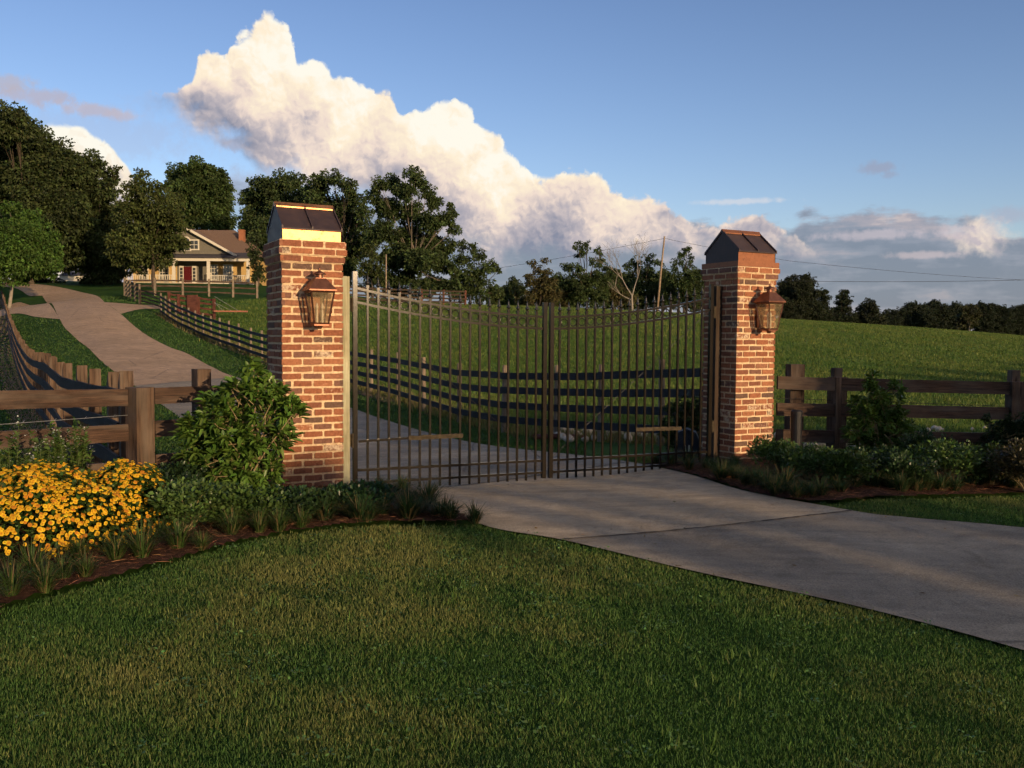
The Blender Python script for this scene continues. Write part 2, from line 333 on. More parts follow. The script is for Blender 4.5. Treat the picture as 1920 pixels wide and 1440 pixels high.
def inpoly(x, y, poly):
    r = np.zeros(len(x), bool); q = np.array(poly); k = len(q)
    for i in range(k):
        x0, y0 = q[i]; x1, y1 = q[(i+1) % k]
        c = ((y0 > y) != (y1 > y)) & (x < (x1-x0)*(y-y0)/(y1-y0+1e-12)+x0); r ^= c
    return r

# ------------------------------------------------------------------ ground, driveway, beds
drive_sec = [  # left edge, right edge
    ((13.5, -9), (20, -3)), ((6.2, -1.8), (11.5, 3.6)), (g(2400, 1380), g(2350, 1008)), (g(1920, 1225), g(2000, 998)), (g(1600, 1140), g(1840, 985)), (g(1300, 1075), g(1700, 973)), (g(1055, 1016), g(1600, 961)),
    (g(900, 986), g(1400, 924)), (g(800, 938), g(1290, 891)), (g(735, 922), g(1180, 868)), ((-2.1, 10.3), g(1017, 848)), ((-4.2, 15), (-1.2, 17.8)), ((-6.6, 19), (-3.4, 23)),
    ((-8.8, 23.5), (-5.2, 26.8)), (g(252, 724), g(444, 708)), (g(214, 697), g(398, 689)), (g(190, 678), g(352, 664)), (g(163, 651), g(317, 651)), (g(135, 628), g(271, 626)), (g(111, 597), g(232, 594)),
    (g(88, 568), g(198, 568)), (g(73, 548), g(182, 555)), (gw(58, 84), gw(160, 84)), (gw(20, 93), gw(110, 94)), (gw(-60, 97), gw(20, 103))]
def smooth_line(P, k=8):
    P = np.array(P); outp = []
    for i in range(len(P)-1):
        p0, p1, p2, p3 = P[max(i-1, 0)], P[i], P[i+1], P[min(i+2, len(P)-1)]
        for t in np.linspace(0, 1, k, endpoint=False):
            outp.append(.5*((2*p1)+(-p0+p2)*t+(2*p0-5*p1+4*p2-p3)*t*t+(-p0+3*p1-3*p2+p3)*t**3))
    outp.append(P[-1]); return np.array(outp)
def strip(name, Lp, Rp, m, off, nx=14, kind='structure'):
    Lp, Rp = np.array(Lp), np.array(Rp); t = np.linspace(0, 1, nx)[None, :, None]
    G = Lp[:, None]*(1-t)+Rp[:, None]*t; z = TZ(G[..., 0], G[..., 1])+off
    V = np.concatenate([G, z[..., None]], 2).reshape(-1, 3); a, b = G.shape[:2]
    i = np.arange(a*b).reshape(a, b); Fq = np.stack([i[:-1, :-1], i[:-1, 1:], i[1:, 1:], i[1:, :-1]], -1).reshape(-1, 4)
    o = fast(name, V, Fq, np.ones((len(V), 3)), m); tag(o, kind=kind); return o
DL, DR = smooth_line([s[0] for s in drive_sec]), smooth_line([s[1] for s in drive_sec])
J = 6*8; J2 = 9*8; J3 = 14*8
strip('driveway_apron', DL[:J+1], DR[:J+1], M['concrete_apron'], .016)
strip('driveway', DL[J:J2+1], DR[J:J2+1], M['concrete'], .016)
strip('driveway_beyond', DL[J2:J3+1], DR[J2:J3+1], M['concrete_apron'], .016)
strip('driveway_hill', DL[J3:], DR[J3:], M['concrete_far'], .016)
def jointline(k, w=.02):
    a, b = np.array(DL[k]), np.array(DR[k]); d = (b-a)/np.linalg.norm(b-a); nn = np.array([-d[1], d[0]])
    t = np.linspace(0, 1, 60)[:, None]; wob = (RNG.normal(size=(60, 1))*.004)
    ww = w*(.6+.8*RNG.random((60, 1)))
    strip('driveway_joint', a+(b-a)*t+nn*(wob-ww/2), a+(b-a)*t+nn*(wob+ww/2), M['joint'], .021, 2)
jointline(J); jointline(J2, .028); jointline(J3, .02)
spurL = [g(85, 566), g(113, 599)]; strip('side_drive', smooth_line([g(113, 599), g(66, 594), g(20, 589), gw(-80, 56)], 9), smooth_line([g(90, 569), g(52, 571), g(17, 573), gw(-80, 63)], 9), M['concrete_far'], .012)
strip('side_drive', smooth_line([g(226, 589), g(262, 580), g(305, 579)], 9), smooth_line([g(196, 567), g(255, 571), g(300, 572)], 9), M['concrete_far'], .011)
drive_poly = [tuple(p) for p in DL]+[tuple(p) for p in DR[::-1]]
spur_polys = [[g(113, 599), g(20, 589), gw(-80, 56), gw(-80, 63), g(17, 573), g(88, 566)], [g(226, 589), g(305, 579), g(300, 572), g(196, 567)]]
bedL_edge = smooth_line([(-6.5, 2.6), (-5, 3.7), g(-60, 1172), g(0, 1148), g(120, 1115), g(240, 1082), g(340, 1054), g(450, 1022), g(560, 1002), g(700, 988), g(800, 988), g(893, 986)], 6)
bedL_back = [g(893, 984), g(800, 934), g(740, 918), (-1.52, 8.75), (-1.7, 9.2), (-2.6, 9.1), (-3.5, 8.2), (-4.2, 7.2), (-5, 6.0), (-6.4, 4.6), (-7.6, 3.6)]
bedR_edge = smooth_line([g(1200, 872), g(1290, 893), g(1400, 926), g(1500, 945), g(1570, 947), g(1640, 938), g(1760, 936), g(1920, 931), g(2150, 929)], 6)
bedR_back = [(9.2, 11.8), (7, 11.4), (4.4, 11.1), (3.1, 11.2), (2.5, 11.2), (1.9, 10.8)]
def polysheet(name, poly, m, off, h=.12):
    q = np.array(poly); x0, y0 = q.min(0); x1, y1 = q.max(0); xs = np.arange(x0, x1+h, h); ys = np.arange(y0, y1+h, h)
    X, Y = np.meshgrid(xs, ys, indexing='ij'); ins = inpoly(X.ravel(), Y.ravel(), q).reshape(X.shape)
    V = np.stack([X, Y, TZ(X, Y)+off+noise2(X, Y)*.02], -1).reshape(-1, 3); i = np.arange(X.size).reshape(X.shape)
    k = ins[:-1, :-1] & ins[1:, :-1] & ins[1:, 1:] & ins[:-1, 1:]
    Fq = np.stack([i[:-1, :-1], i[1:, :-1], i[1:, 1:], i[:-1, 1:]], -1)[k]
    o = fast(name, V, Fq, np.ones((len(V), 3)), m); tag(o, kind='structure'); return o
_ph = RNG.random((6, 4))*6.28
def noise2(x, y, s=1.):
    r = 0
    for i in range(6):
        a = _ph[i]; fq = s*1.3**i*1.7; r = r+np.sin(x*fq*math.cos(a[0]*3)+y*fq*math.sin(a[0]*3)+a[1])*np.cos(x*fq*.7*math.sin(a[2])-y*fq*.9*math.cos(a[2])+a[3])/(1.15**i)
    return r/3.
bedL_poly = [tuple(p) for p in bedL_edge]+bedL_back; bedR_poly = [tuple(p) for p in bedR_edge]+bedR_back
polysheet('flower_bed', bedL_poly, M['mulch'], .03, .05); polysheet('flower_bed', bedR_poly, M['mulch'], .03, .05)

# ------------------------------------------------------------------ fence lines (plan)
LFD = [(236, 8.6, 697), (211, 9.4, 694), (177, 10.4, 692), (153, 11.4, 689), (124, 13, 684), (112, 14.3, 676), (100, 15.6, 669), (88, 17.3, 663), (76, 19.4, 662), (66, 21.6, 661), (56, 24, 656), (49, 26.3, 648), (43, 28.6, 640), (37, 31.2, 631), (33, 34, 623), (29, 37, 615), (26, 40.4, 608), (24, 44, 602), (21, 48, 596), (18, 53, 588), (15, 59, 577), (11, 66, 563), (8, 74, 552), (5, 83, 544)]
LFD = [q for a_, b_ in zip(LFD[:-1], LFD[1:]) for q in ([a_] if a_[1] < 15 else [a_, tuple((u_+w_)/2 for u_, w_ in zip(a_, b_))])]+[LFD[-1]]
LF = [gw(px, D) for px, D, t_ in LFD]
RF = [gw(px, D) for px, D, t_ in RFD]

# ------------------------------------------------------------------ ground sheet
def axis(lo, hi, n_, c, k):
    t = np.linspace(math.asinh((lo-c)/k), math.asinh((hi-c)/k), n_); return c+k*np.sinh(t)
gx = axis(-900, 900, 420, 0, 14); gy = axis(-140, 1600, 460, 8, 14)
X, Y = np.meshgrid(gx, gy, indexing='ij'); Z = TZ(X, Y)
i = np.arange(X.size).reshape(X.shape)
Fq = np.stack([i[:-1, :-1], i[1:, :-1], i[1:, 1:], i[:-1, 1:]], -1).reshape(-1, 4)
field_poly = [tuple(p) for p in RF]+[(-22, 75), (-15, 100), (-60, 600), (900, 600), (900, 13), (6, 12), (3.2, 12.5)]
isf = inpoly(X.ravel(), Y.ravel(), field_poly)
gc = np.where(isf[:, None], np.array([[.072, .128, .024]]), np.array([[.030, .07, .016]]))
o = fast('ground', np.stack([X, Y, Z-.004], -1).reshape(-1, 3), Fq, gc, M['ground']); tag(o, kind='structure'); o.data.polygons.foreach_set('use_smooth', [True]*len(Fq))
# bare strips of earth along the fence lines
def along(P, off, w, a=0, b=None, nm='dirt_strip'):
    P = smooth_line(P[a:b], 4); d = np.gradient(P, axis=0); nn = np.stack([-d[:, 1], d[:, 0]], 1); nn /= np.linalg.norm(nn, axis=1, keepdims=True)
    wv = w*(.75+.3*RNG.random((len(P), 1))); strip(nm, P+nn*(off-wv/2), P+nn*(off+wv/2), M['dirt'], .008, 5)
along(RF, .05, .75, 7); along(LF, .2, .9, 2)

# ------------------------------------------------------------------ grass
def blades(name, X, Y, hgt, wid, base, label, lean=.35, vr=.25, off=0., m='grass'):
    n_ = len(X); z = TZ(X, Y)+off; P = np.stack([X, Y, z], 1)
    D = np.stack([RNG.normal(size=n_)*lean, RNG.normal(size=n_)*lean, np.ones(n_)], 1); D = unit(D)
    a = RNG.random(n_)*math.pi; sd = np.stack([np.cos(a), np.sin(a), np.zeros(n_)], 1); h = hgt[:, None]; w = wid[:, None]
    V = np.stack([P-sd*w*.5, P+sd*w*.5, P+D*h], 1).reshape(-1, 3)
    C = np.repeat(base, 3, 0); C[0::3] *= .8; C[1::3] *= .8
    o = fast(name, V, np.arange(n_*3).reshape(-1, 3), C, M[m]); tag(o, label, 'grass', kind='stuff'); return o
def scatter(n_, px0, px1, D0, D1, pw=1.):
    u = RNG.random(n_); D = (D0**pw+u*(D1**pw-D0**pw))**(1/pw); a = (RNG.uniform(px0, px1, n_)-960)/F
    return a*D, D
notgrass = [drive_poly, bedL_poly, bedR_poly]+spur_polys
def keep(x, y, polys=notgrass, mg=0):
    k = np.ones(len(x), bool); x = x+RNG.normal(size=len(x))*.022; y = y+RNG.normal(size=len(y))*.022
    for p in polys: k &= ~inpoly(x, y, p)
    return k
x, y = scatter(820000, -260, 2180, 2.2, 12.5, .9); k = keep(x, y); x, y = x[k], y[k]
n1 = noise2(x, y, .8); n2 = noise2(x+9, y-4, 2.6); n_ = len(x)
gr = np.array([.066, .142, .030]); yl = np.array([.225, .225, .075]); dk = np.array([.022, .062, .018])
t = np.clip(.2+.85*n1+.45*n2+RNG.normal(size=n_)*.25, 0, 1)[:, None]; t2 = np.clip(-.1-.6*n2+RNG.normal(size=n_)*.2, 0, 1)[:, None]  # dry yellow spots, plus soft light patches painted into the blade colour
bc = gr*(1-t)+yl*t; bc = bc*(1-t2)+dk*t2; bc = np.clip(bc*(1+RNG.normal(size=(n_, 1))*.34), .006, .5)
hh = (.013+.011*RNG.random(n_)+.004*n2)*(1+.15*n1)*np.where(RNG.random(n_) < .012, 1.8, 1); hh = np.clip(hh, .009, .06)
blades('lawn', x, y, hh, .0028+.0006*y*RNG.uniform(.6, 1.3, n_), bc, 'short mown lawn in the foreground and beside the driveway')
x, y = scatter(140000, -200, 1100, 10, 75, .6); k = keep(x, y) & ~inpoly(x, y, field_poly); x, y = x[k], y[k]; n_ = len(x)
bc = jit((.055, .11, .025), n_, .25, .08)*(1+.25*noise2(x, y, .5)[:, None])
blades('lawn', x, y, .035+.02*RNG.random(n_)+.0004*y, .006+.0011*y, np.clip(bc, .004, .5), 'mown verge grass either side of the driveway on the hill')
x, y = scatter(430000, -100, 2150, 12.5, 125, .5); k = keep(x, y) & inpoly(x, y, field_poly); x, y = x[k], y[k]; ux = 960+1717*x/y; k = ~((y < 21) & (y > 13) & (ux > 1030) & (ux < 1250)) & ~((y > 12.6) & (y < 17.5) & (ux > 1440) & (ux < 1780)); x, y = x[k], y[k]; n_ = len(x)
f1 = noise2(x, y, .25); f2 = noise2(x, y, 1.3)
t = np.clip(.35+.4*f1+.35*f2+RNG.normal(size=n_)*.25, 0, 1)[:, None]
bc = np.array([.064, .128, .024])*(1-t)+np.array([.175, .195, .048])*t; bc = np.clip(bc*(1+RNG.normal(size=(n_, 1))*.25), .004, .5)
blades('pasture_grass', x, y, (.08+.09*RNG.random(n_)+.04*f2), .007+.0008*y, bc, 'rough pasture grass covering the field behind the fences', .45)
# ragged tall grass at the foot of the field fence
P = smooth_line(RF, 12); ii = RNG.integers(0, len(P), 9000); x = P[ii, 0]+RNG.normal(size=9000)*.25+.25; y = P[ii, 1]+RNG.normal(size=9000)*.35+.2
blades('fence_weeds', x, y, .12+.18*RNG.random(9000), .012+.0008*y, jit((.17, .15, .06), 9000, .3, .1), 'dry weeds along the foot of the field fence', .3)

# ------------------------------------------------------------------ brick pillars
PHI = R(28.2); PW = .579; P1 = (-2.1194, 8.4346); P2 = (2.5358, 10.3619)
Fd = Vector((math.cos(PHI), math.sin(PHI), 0)); Sd = Vector((-math.sin(PHI), math.cos(PHI), 0))
def pillar(p, label, ncorb, flange):
    t = thing('brick_pillar', label, 'pillar', (p[0], p[1], 0), PHI, 'brick gate pillars')
    mb = MB(); w = PW; ch = .0682; nb = 31; z0 = 2.07-nb*ch; mort = (.66, .51, .33)
    top = 2.07+ncorb*ch
    mb.add(*boxvf(.008, .008, z0-.3, w-.008, w-.008, 2.07), mort, [(0, 0, 0)]*8)
    tones = [(.28, .115, .064), (.31, .128, .070), (.25, .10, .058), (.34, .148, .080), (.21, .09, .058), (.29, .14, .086), (.27, .11, .062), (.19, .10, .075)]
    def course(z, ex, par):
        lo, hi = -ex, w+ex; L = hi-lo; half = L/6
        segs = [(lo+half*k2*1.0) for k2 in (([0, 2, 4, 6]) if par else ([0, 1, 3, 5, 6]))]
        for side in range(4):
            for a, b in zip(segs[:-1], segs[1:]):
                if b-a < 1e-6: continue
                a2, b2 = a+.009+random.uniform(-.003, .006), b-.009+random.uniform(-.006, .003); dep = .05; pr = random.uniform(-.0015, .0035)
                if (par == side % 2) and False: continue
                if a == segs[0]: a2 = a-pr
                if b == segs[-1]: b2 = b+pr
                zl, zh = z+.0085+random.uniform(-.002, .003), z+ch-.0085+random.uniform(-.003, .002)
                # front rim chipped: 8-corner outline on the face, plus the body
                ce = .006; cols = random.choice(tones) if random.random() < .93 else (.135, .085, .065); wf = random.choice([0, 0, 0, .05, .1, .2, .3]) if random.random() < (.80 if flange else .90) else random.choice([.45, .6, .75])
                def P3(s_, d_, z_):
                    q = {0: (s_, lo+d_), 1: (hi-d_, s_), 2: (w-s_, hi-d_), 3: (lo+d_, w-s_)}[side]
                    return (q[0], q[1], z_)
                j = lambda: random.uniform(-.0025, .0025)
                o8 = [(a2+ce, zl), (b2-ce, zl), (b2, zl+ce), (b2, zh-ce), (b2-ce, zh), (a2+ce, zh), (a2, zh-ce), (a2, zl+ce)]
                am = (a2+b2)/2
                o10 = [(a2+ce, zl+j()), (am+j()*4, zl+j()), (b2-ce, zl+j()), (b2+j()*.5, zl+ce), (b2+j()*.5, zh-ce), (b2-ce, zh+j()), (am+j()*4, zh+j()), (a2+ce, zh+j()), (a2+j()*.5, zh-ce), (a2+j()*.5, zl+ce)]
                if a == segs[0]: o10[8] = (a2, zh-.002); o10[9] = (a2, zl+.002); o10[7] = (a2+ce, zh)
                if b == segs[-1]: o10[3] = (b2, zl+.002); o10[4] = (b2, zh-.002)
                V = [P3(s_, -pr, z_) for s_, z_ in o10]+[P3(s_, .03, z_) for s_, z_ in o10]; k2 = len(o10)
                F_ = [tuple(range(k2))]+[(q, k2+q, k2+(q+1) % k2, (q+1) % k2) for q in range(k2)]
                mb.add(V, F_, cols, [(wf, wf, wf)]*len(V))
    def core(z, ex):
        mb.add(*boxvf(.006-ex, .006-ex, z, w+ex-.006, w+ex-.006, z+ch), mort, [(0, 0, 0)]*8)
    for k_ in range(nb+ncorb):
        ex = 0
        if k_ >= nb: ex = [.014, .03, .024][k_-nb] if ncorb == 3 else [.016, .028][k_-nb]; core(z0+k_*ch, ex)
        if k_ < nb and z0+k_*ch < -.1: continue
        course(z0+k_*ch, ex, k_ % 2)
    mb.obj('brick_shaft', M['old_brick'], t)
    # gabled copper cap
    cap = MB(); lo, hi = .014, w-.014; wall_top = 2.385
    cap.add(*boxvf(lo, lo, top+.001, hi, hi, wall_top-.004), (1, 1, 1))
    capo = cap.obj('cap_band', M['copper'] if not flange else M['copper_dull'], t)
    if flange:
        b = MB(); b.add(*boxvf(-.022, -.022, top+.002, w+.022, w+.022, top+.062)); b.obj('cap_flange', M['copper_dull'], t)
    r = MB(); e = .012; zr = 2.615; th = .008; y0, ym, y1 = lo-e-.012, w/2, hi+e+.012; x0, x1 = lo-e, hi+e; ze = wall_top-.012
    for (ya, yb, za, zb) in ((y0, ym, ze, zr), (y1, ym, ze, zr)):
        r.add([(x0, ya, za), (x1, ya, za), (x1, yb, zb), (x0, yb, zb), (x0, ya, za+th), (x1, ya, za+th), (x1, yb, zb+th), (x0, yb, zb+th)],
              [(0, 1, 2, 3), (4, 7, 6, 5), (0, 4, 5, 1), (1, 5, 6, 2), (3, 2, 6, 7), (0, 3, 7, 4)])
    for xg in (lo-.004, hi+.004):        # gable ends
        r.add([(xg, lo-.004, top+(.064 if flange else .004)), (xg, hi+.004, top+(.064 if flange else .004)), (xg, hi+.004, wall_top), (xg, w/2, zr-.002), (xg, lo-.004, wall_top)], [(0, 1, 2, 3, 4)])
    r.add([(lo, lo+.001, wall_top-.004), (hi, lo+.001, wall_top-.004), (hi, hi-.001, wall_top-.004), (lo, hi-.001, wall_top-.004)], [(0, 1, 2, 3)])
    r.obj('cap_roof', M['copper_dark'], t)
    for xs_ in (x0+.008, w/2, x1-.008):   # standing seams
        s_ = MB()
        for ya, yb in ((y0+.002, ym), (y1-.002, ym)):
            s_.add([(xs_-.008, ya, ze+th+.001), (xs_+.008, ya, ze+th+.001), (xs_+.008, yb, zr+th+.001), (xs_-.008, yb, zr+th+.001),
                    (xs_-.006, ya, ze+th+.024), (xs_+.006, ya, ze+th+.024), (xs_+.006, yb, zr+th+.024), (xs_-.006, yb, zr+th+.024)],
                   [(0, 1, 2, 3), (4, 7, 6, 5), (0, 4, 5, 1), (1, 5, 6, 2), (3, 2, 6, 7), (0, 3, 7, 4)])
        s_.obj('cap_seam', M['copper_dark'], t)
    rc = MB(); sl = (zr-ze)/(ym-y0)
    for sg in (-1, 1):
        a0 = ym+sg*.035
        rc.add([(x0, a0, zr+th+.012-.035*sl*.75), (x1, a0, zr+th+.012-.035*sl*.75), (x1, ym, zr+th+.03), (x0, ym, zr+th+.03),
                (x0, a0, zr+th-.001-.035*sl*.75), (x1, a0, zr+th-.001-.035*sl*.75), (x1, ym, zr+th+.018), (x0, ym, zr+th+.018)],
               [(0, 1, 2, 3), (4, 7, 6, 5), (0, 4, 5, 1), (1, 5, 6, 2), (0, 3, 7, 4)])
    rc.obj('cap_ridge', M['copper'] if not flange else M['copper_dull'], t)
    return t
def boxvf(x0, y0, z0, x1, y1, z1):
    return ([(x, y, z) for x in (x0, x1) for y in (y0, y1) for z in (z0, z1)], [(0, 1, 3, 2), (4, 6, 7, 5), (0, 4, 5, 1), (2, 3, 7, 6), (0, 2, 6, 4), (1, 5, 7, 3)])
pillar(P1, 'brick gate pillar next to the yellow flowers, its copper cap band shining gold in the sun', 3, False)
pillar(P2, 'brick gate pillar farther away, with dull red copper flange under its gabled cap', 2, True)

# ------------------------------------------------------------------ wall lanterns
def lantern(p, s, label):
    base = Vector((p[0], p[1], 0))+Fd*s+Sd*(-.165); t = thing('wall_lantern', label, 'lantern', (base.x, base.y, 1.50), PHI, 'copper wall lanterns')
    tw, bw, h = .108, .064, .30            # half widths, glass height
    fr = MB()
    for a in (-1, 1):
        for b in (-1, 1): fr.tube([(a*bw, b*bw, 0), (a*tw, b*tw, h)], .0085, 4)
    for q, z in ((bw, .004), (tw, h-.004)):
        for a in (-1, 1):
            fr.tube([(-q, a*q, z), (q, a*q, z)], .009, 4); fr.tube([(a*q, -q, z), (a*q, q, z)], .009, 4)
    fr.obj('frame', M['copper_lamp'], t)
    b_ = MB(); b_.add(*boxvf(-bw-.004, -bw-.004, -.016, bw+.004, bw+.004, -.002)); b_.lathe([(.018, -.045), (.03, -.02), (.03, -.0165)], nn=10); b_.obj('base_plate', M['copper_lamp'], t)
    for side in range(4):
        ca, sa = math.cos(side*math.pi/2), math.sin(side*math.pi/2); i_ = .002; V = []
        for q, z in ((bw-.006, .012), (tw-.006, h-.012)):
            V += [(-q, -q-i_, z), (q, -q-i_, z)]
        V = [(x*ca-y*sa, x*sa+y*ca, z) for x, y, z in V]; gl_ = MB(); gl_.add(V, [(0, 1, 3, 2)]); gl_.obj('glass_pane', M['lamp_glass'], t)
    r = MB(); e = tw+.019; r.lathe([(e*1.414, h+.002), (e*1.414, h+.014), (.05*1.414, h+.115), (.05*1.414, h+.12)], nn=4, rot=math.pi/4); r.obj('lamp_roof', M['copper_lamp'], t)
    c = MB(); c.lathe([(.034, h+.1205), (.034, h+.152), (.03, h+.152)], nn=14); co_ = c.obj('chimney', M['copper_lamp'], t, smooth=False)
    c = MB(); c.lathe([(.062, h+.1525), (.058, h+.16), (.03, h+.178), (.014, h+.186), (.009, h+.196), (.015, h+.203), (.005, h+.213), (.002, h+.226)], nn=14); c.obj('finial', M['copper_lamp'], t, smooth=True)
    for a in (-.026, .03):
        cd = MB(); cd.lathe([(.010, .0), (.010, .13), (.011, .131)], (a, .01*(1 if a > 0 else -1), 0), 10); k_ = cd.obj('candle', M['bulb'], t)
        bb = MB(); bb.lathe([(.006, .1315), (.0135, .146), (.015, .16), (.008, .182), (.002, .196)], (a, .01*(1 if a > 0 else -1), 0), 10); bb.obj('bulb', M['bulb'], k_, smooth=True)
    br = MB(); br.add(*boxvf(-.05, .145, .02, .05, .1655, .30)); br.tube([(0, .15, .26), (0, .06+tw*.2, .30), (0, tw-.03, .31)], .010, 6); br.tube([(0, .15, .06), (0, .11, .03), (0, bw-.01, .0)], .010, 6)
    br.obj('bracket', M['copper_lamp'], t)
    return t
lantern(P1, .305, 'copper wall lantern casting a dark shadow on the left pillar with the golden cap band')
lantern(P2, .325, 'copper wall lantern on the farther pillar with the red copper flange')

# ------------------------------------------------------------------ gate
G1 = Vector((-1.522, 8.862, 0)); G2 = Vector((2.277, 10.528, 0)); GD = (G2-G1).normalized(); GL = (G2-G1).length; GA = math.atan2(GD.y, GD.x)
def gz(px, py, s):                      # height of a photo point on the gate plane at distance s along it
    q = G1+GD*s; a, b = ray(px, py); return CH+b*q.y
hL = gz(661, 509, .0); hR = gz(1330, 529, GL); hC = gz(1022, 567, GL/2)
ru_e, rl_e = gz(672, 540, .08), gz(672, 566, .08); ru_c, rl_c = gz(1010, 594, GL/2-.05), gz(1010, 616, GL/2-.05)
b1 = gz(672, 881, .08); b2 = gz(672, 905, .08); zb = gz(1005, 897, GL/2-.08)
half = GL/2
def leaf(origin, sgn, label):
    t = thing('iron_gate_leaf', label, 'gate', (origin.x, origin.y, 0), GA, 'leaves of the iron gate')
    w = half-.012; X_ = lambda s: sgn*s
    def top(s, up):                      # rails sag towards the middle
        k_ = 1-min(1, s/w); e, c = (ru_e, ru_c) if up else (rl_e, rl_c); return c+(e-c)*k_**1.75
    m_ = M['gate_paint']
    a = MB(); a.box((X_(.0), 0, (hL+zb)/2), (.042, .042, hL-zb)); a.obj('hinge_stile', m_, t)
    a = MB(); a.box((X_(w-.028), 0, (hC+zb)/2), (.043, .043, hC-zb)); a.obj('meeting_stile', m_, t)
    for up in (1, 0):
        ss = np.linspace(.025, w-.054, 16); a = MB()
        for i_ in range(15): a.plank((X_(ss[i_]), 0, top(ss[i_], up)), (X_(ss[i_+1]), 0, top(ss[i_+1], up)), .023, .023)
        a.obj('curved_rail', m_, t)
    for z in (b1, b2):
        a = MB(); a.plank((X_(.025), 0, z), (X_(w-.054), 0, z), .024, .024); a.obj('bottom_rail', m_, t)
    n_ = 18; s0 = .125; ds = (w-.055-.07-s0)/(n_-1)
    pb = {}
    for i_ in range(n_):
        s = s0+ds*i_; zt = top(s, 1)+.052; a = MB(); a.box((X_(s), 0, (zt+zb-.012)/2), (.02, .02, zt-zb+.012))
        a.box((X_(s), 0, zt-.012), (.027, .027, .026)); p_ = a.obj('picket', m_, t)
        f_ = MB(); f_.lathe([(.010, 0), (.010, .010), (.022, .016), (.024, .026), (.013, .036), (.011, .046), (.007, .075), (.001, .108)], (X_(s), 0, zt+.0012), 10); f_.obj('finial', M['black_metal'], p_, smooth=True)
        if i_ < n_-1:
            sm_ = s+ds/2; zc = (top(sm_, 1)+top(sm_, 0))/2; rr = min((top(sm_, 1)-top(sm_, 0))/2-.02, ds/2-.014); a = MB(); a.torus((X_(sm_), 0, zc), rr, .0062, (1, 0, 0)); a.obj('ring', m_, t, smooth=True)
    for z in (hL-.32, .38):
        a = MB(); a.box((X_(-.045), .0, z), (.04, .03, .12)); a.tube([(X_(-.03), -.02, z-.07), (X_(-.03), -.02, z+.07)], .012, 8); a.obj('hinge', M['rust'], t)
    a = MB(); a.tube([(X_(.03), .02, rl_e-.03), (X_(w-.06), .02, b1+.03)], .0035, 5); a.obj('brace_cable', M['black_metal'], t)
    zz = .385 if sgn > 0 else .375
    s_a, s_b = s0+ds*(3.8 if sgn > 0 else 2.6), s0+ds*(9.2 if sgn > 0 else 8.2); a = MB()
    a.plank((X_(s_a), -.03, zz), (X_(s_b), -.03, zz+.006), .042, .022, seg=14, warp=.002 if sgn < 0 else .005); a.obj('mounting_bar', M['rust'], t)
    if sgn > 0:
        a = MB(); a.plank((X_(.03), -.02, zz-.015), (X_(s_a), -.02, zz-.002), .022, .012); a.obj('operator_arm', m_, t)
    return t
leaf(G1, 1, 'iron gate leaf hung beside the near pillar, its curved top rails lit gold')
leaf(G2, -1, 'dark shaded iron gate leaf hung beside the far pillar')
# timber posts fixed to the pillars
def timber(base, h, label, mt, w=.09):
    t = MB(); t.box((0, 0, h/2), (w, w, h), 0); 
    o = t.obj('timber_post', mt, None, loc=(base.x, base.y, tz(base.x, base.y)-.02)); o.rotation_euler = (0, 0, PHI); tag(o, label, 'post'); return o
b = Vector((P1[0], P1[1], 0))+Fd*(PW+.05)+Sd*.10; timber(b, gz(650, 502, 0)+.02, 'pale weathered timber post fixed to the inner side of the near pillar', M['wood_green'], .075)
b = Vector((P2[0], P2[1], 0))+Fd*(-.05)+Sd*.29; timber(b, 2.06, 'brown timber post fixed to the shaded side of the far pillar', M['stain_wood'], .085)

# ------------------------------------------------------------------ fences
def fence(name, label, P, H, hs,  bh, bt, side, pm, bm, ps=.11, span=2, cat='fence', jitz=.03, tops=None, cut=0., group=None, round_=False, lean=.012, base=None):
    c = np.mean(P, 0); t = thing(name, label, cat, (c[0], c[1], tz(*c)), 0, group); o0 = Vector(t.location)
    Z_ = base if base is not None else [tz(*p) for p in P]; P = [Vector((p[0], p[1], z)) for p, z in zip(P, Z_)]
    for i_, p in enumerate(P):
        d = (P[min(i_+1, len(P)-1)]-P[max(i_-1, 0)]); a = math.atan2(d.y, d.x); h = H+random.uniform(-jitz, jitz); b = MB()
        lx, ly = random.uniform(-lean, lean)*h, random.uniform(-lean, lean)*h
        if round_: b.tube([p-o0+Vector((0, 0, -.15)), p-o0+Vector((lx, ly, h))], [ps*.52, ps*.47], 9)
        else:
            q = p-o0; ca, sa = math.cos(a), math.sin(a); V = []; s_ = ps/2
            for z, l in ((-.15, 0), (h, 1)):
                for ax_, ay_ in ((-s_, -s_), (s_, -s_), (s_, s_), (-s_, s_)):
                    V.append((q.x+ax_*ca-ay_*sa+lx*l, q.y+ax_*sa+ay_*ca+ly*l, q.z+z-(cut*(ax_+s_)/ps if l else 0)))
            oo = random.uniform(0, 30); lc = [(v_[2]+oo, (k_ % 4)*.07, oo) for k_, v_ in enumerate(V)]
            b.add(V, [(3, 2, 1, 0), (4, 5, 6, 7), (0, 1, 5, 4), (1, 2, 6, 5), (2, 3, 7, 6), (3, 0, 4, 7)], (1, 1, 1), lc)
        b.obj('post', pm, t)
    for i_ in range(0, len(P)-1, span):
        e = min(i_+span, len(P)-1)
        for h in hs:
            b = MB(); js = random.uniform(-.008, .008)
            pts = []
            for k_ in range(i_, e+1):
                d = (P[min(k_+1, len(P)-1)]-P[max(k_-1, 0)]).normalized(); sd = Vector((-d.y, d.x, 0)).normalized()
                pts.append(P[k_]-o0+sd*side*(ps/2+bt/2+.002)+Vector((0, 0, h+js)))
            for k_ in range(len(pts)-1): b.plank(pts[k_], pts[k_+1], bh, bt)
            b.obj('board', bm, t)
    return t
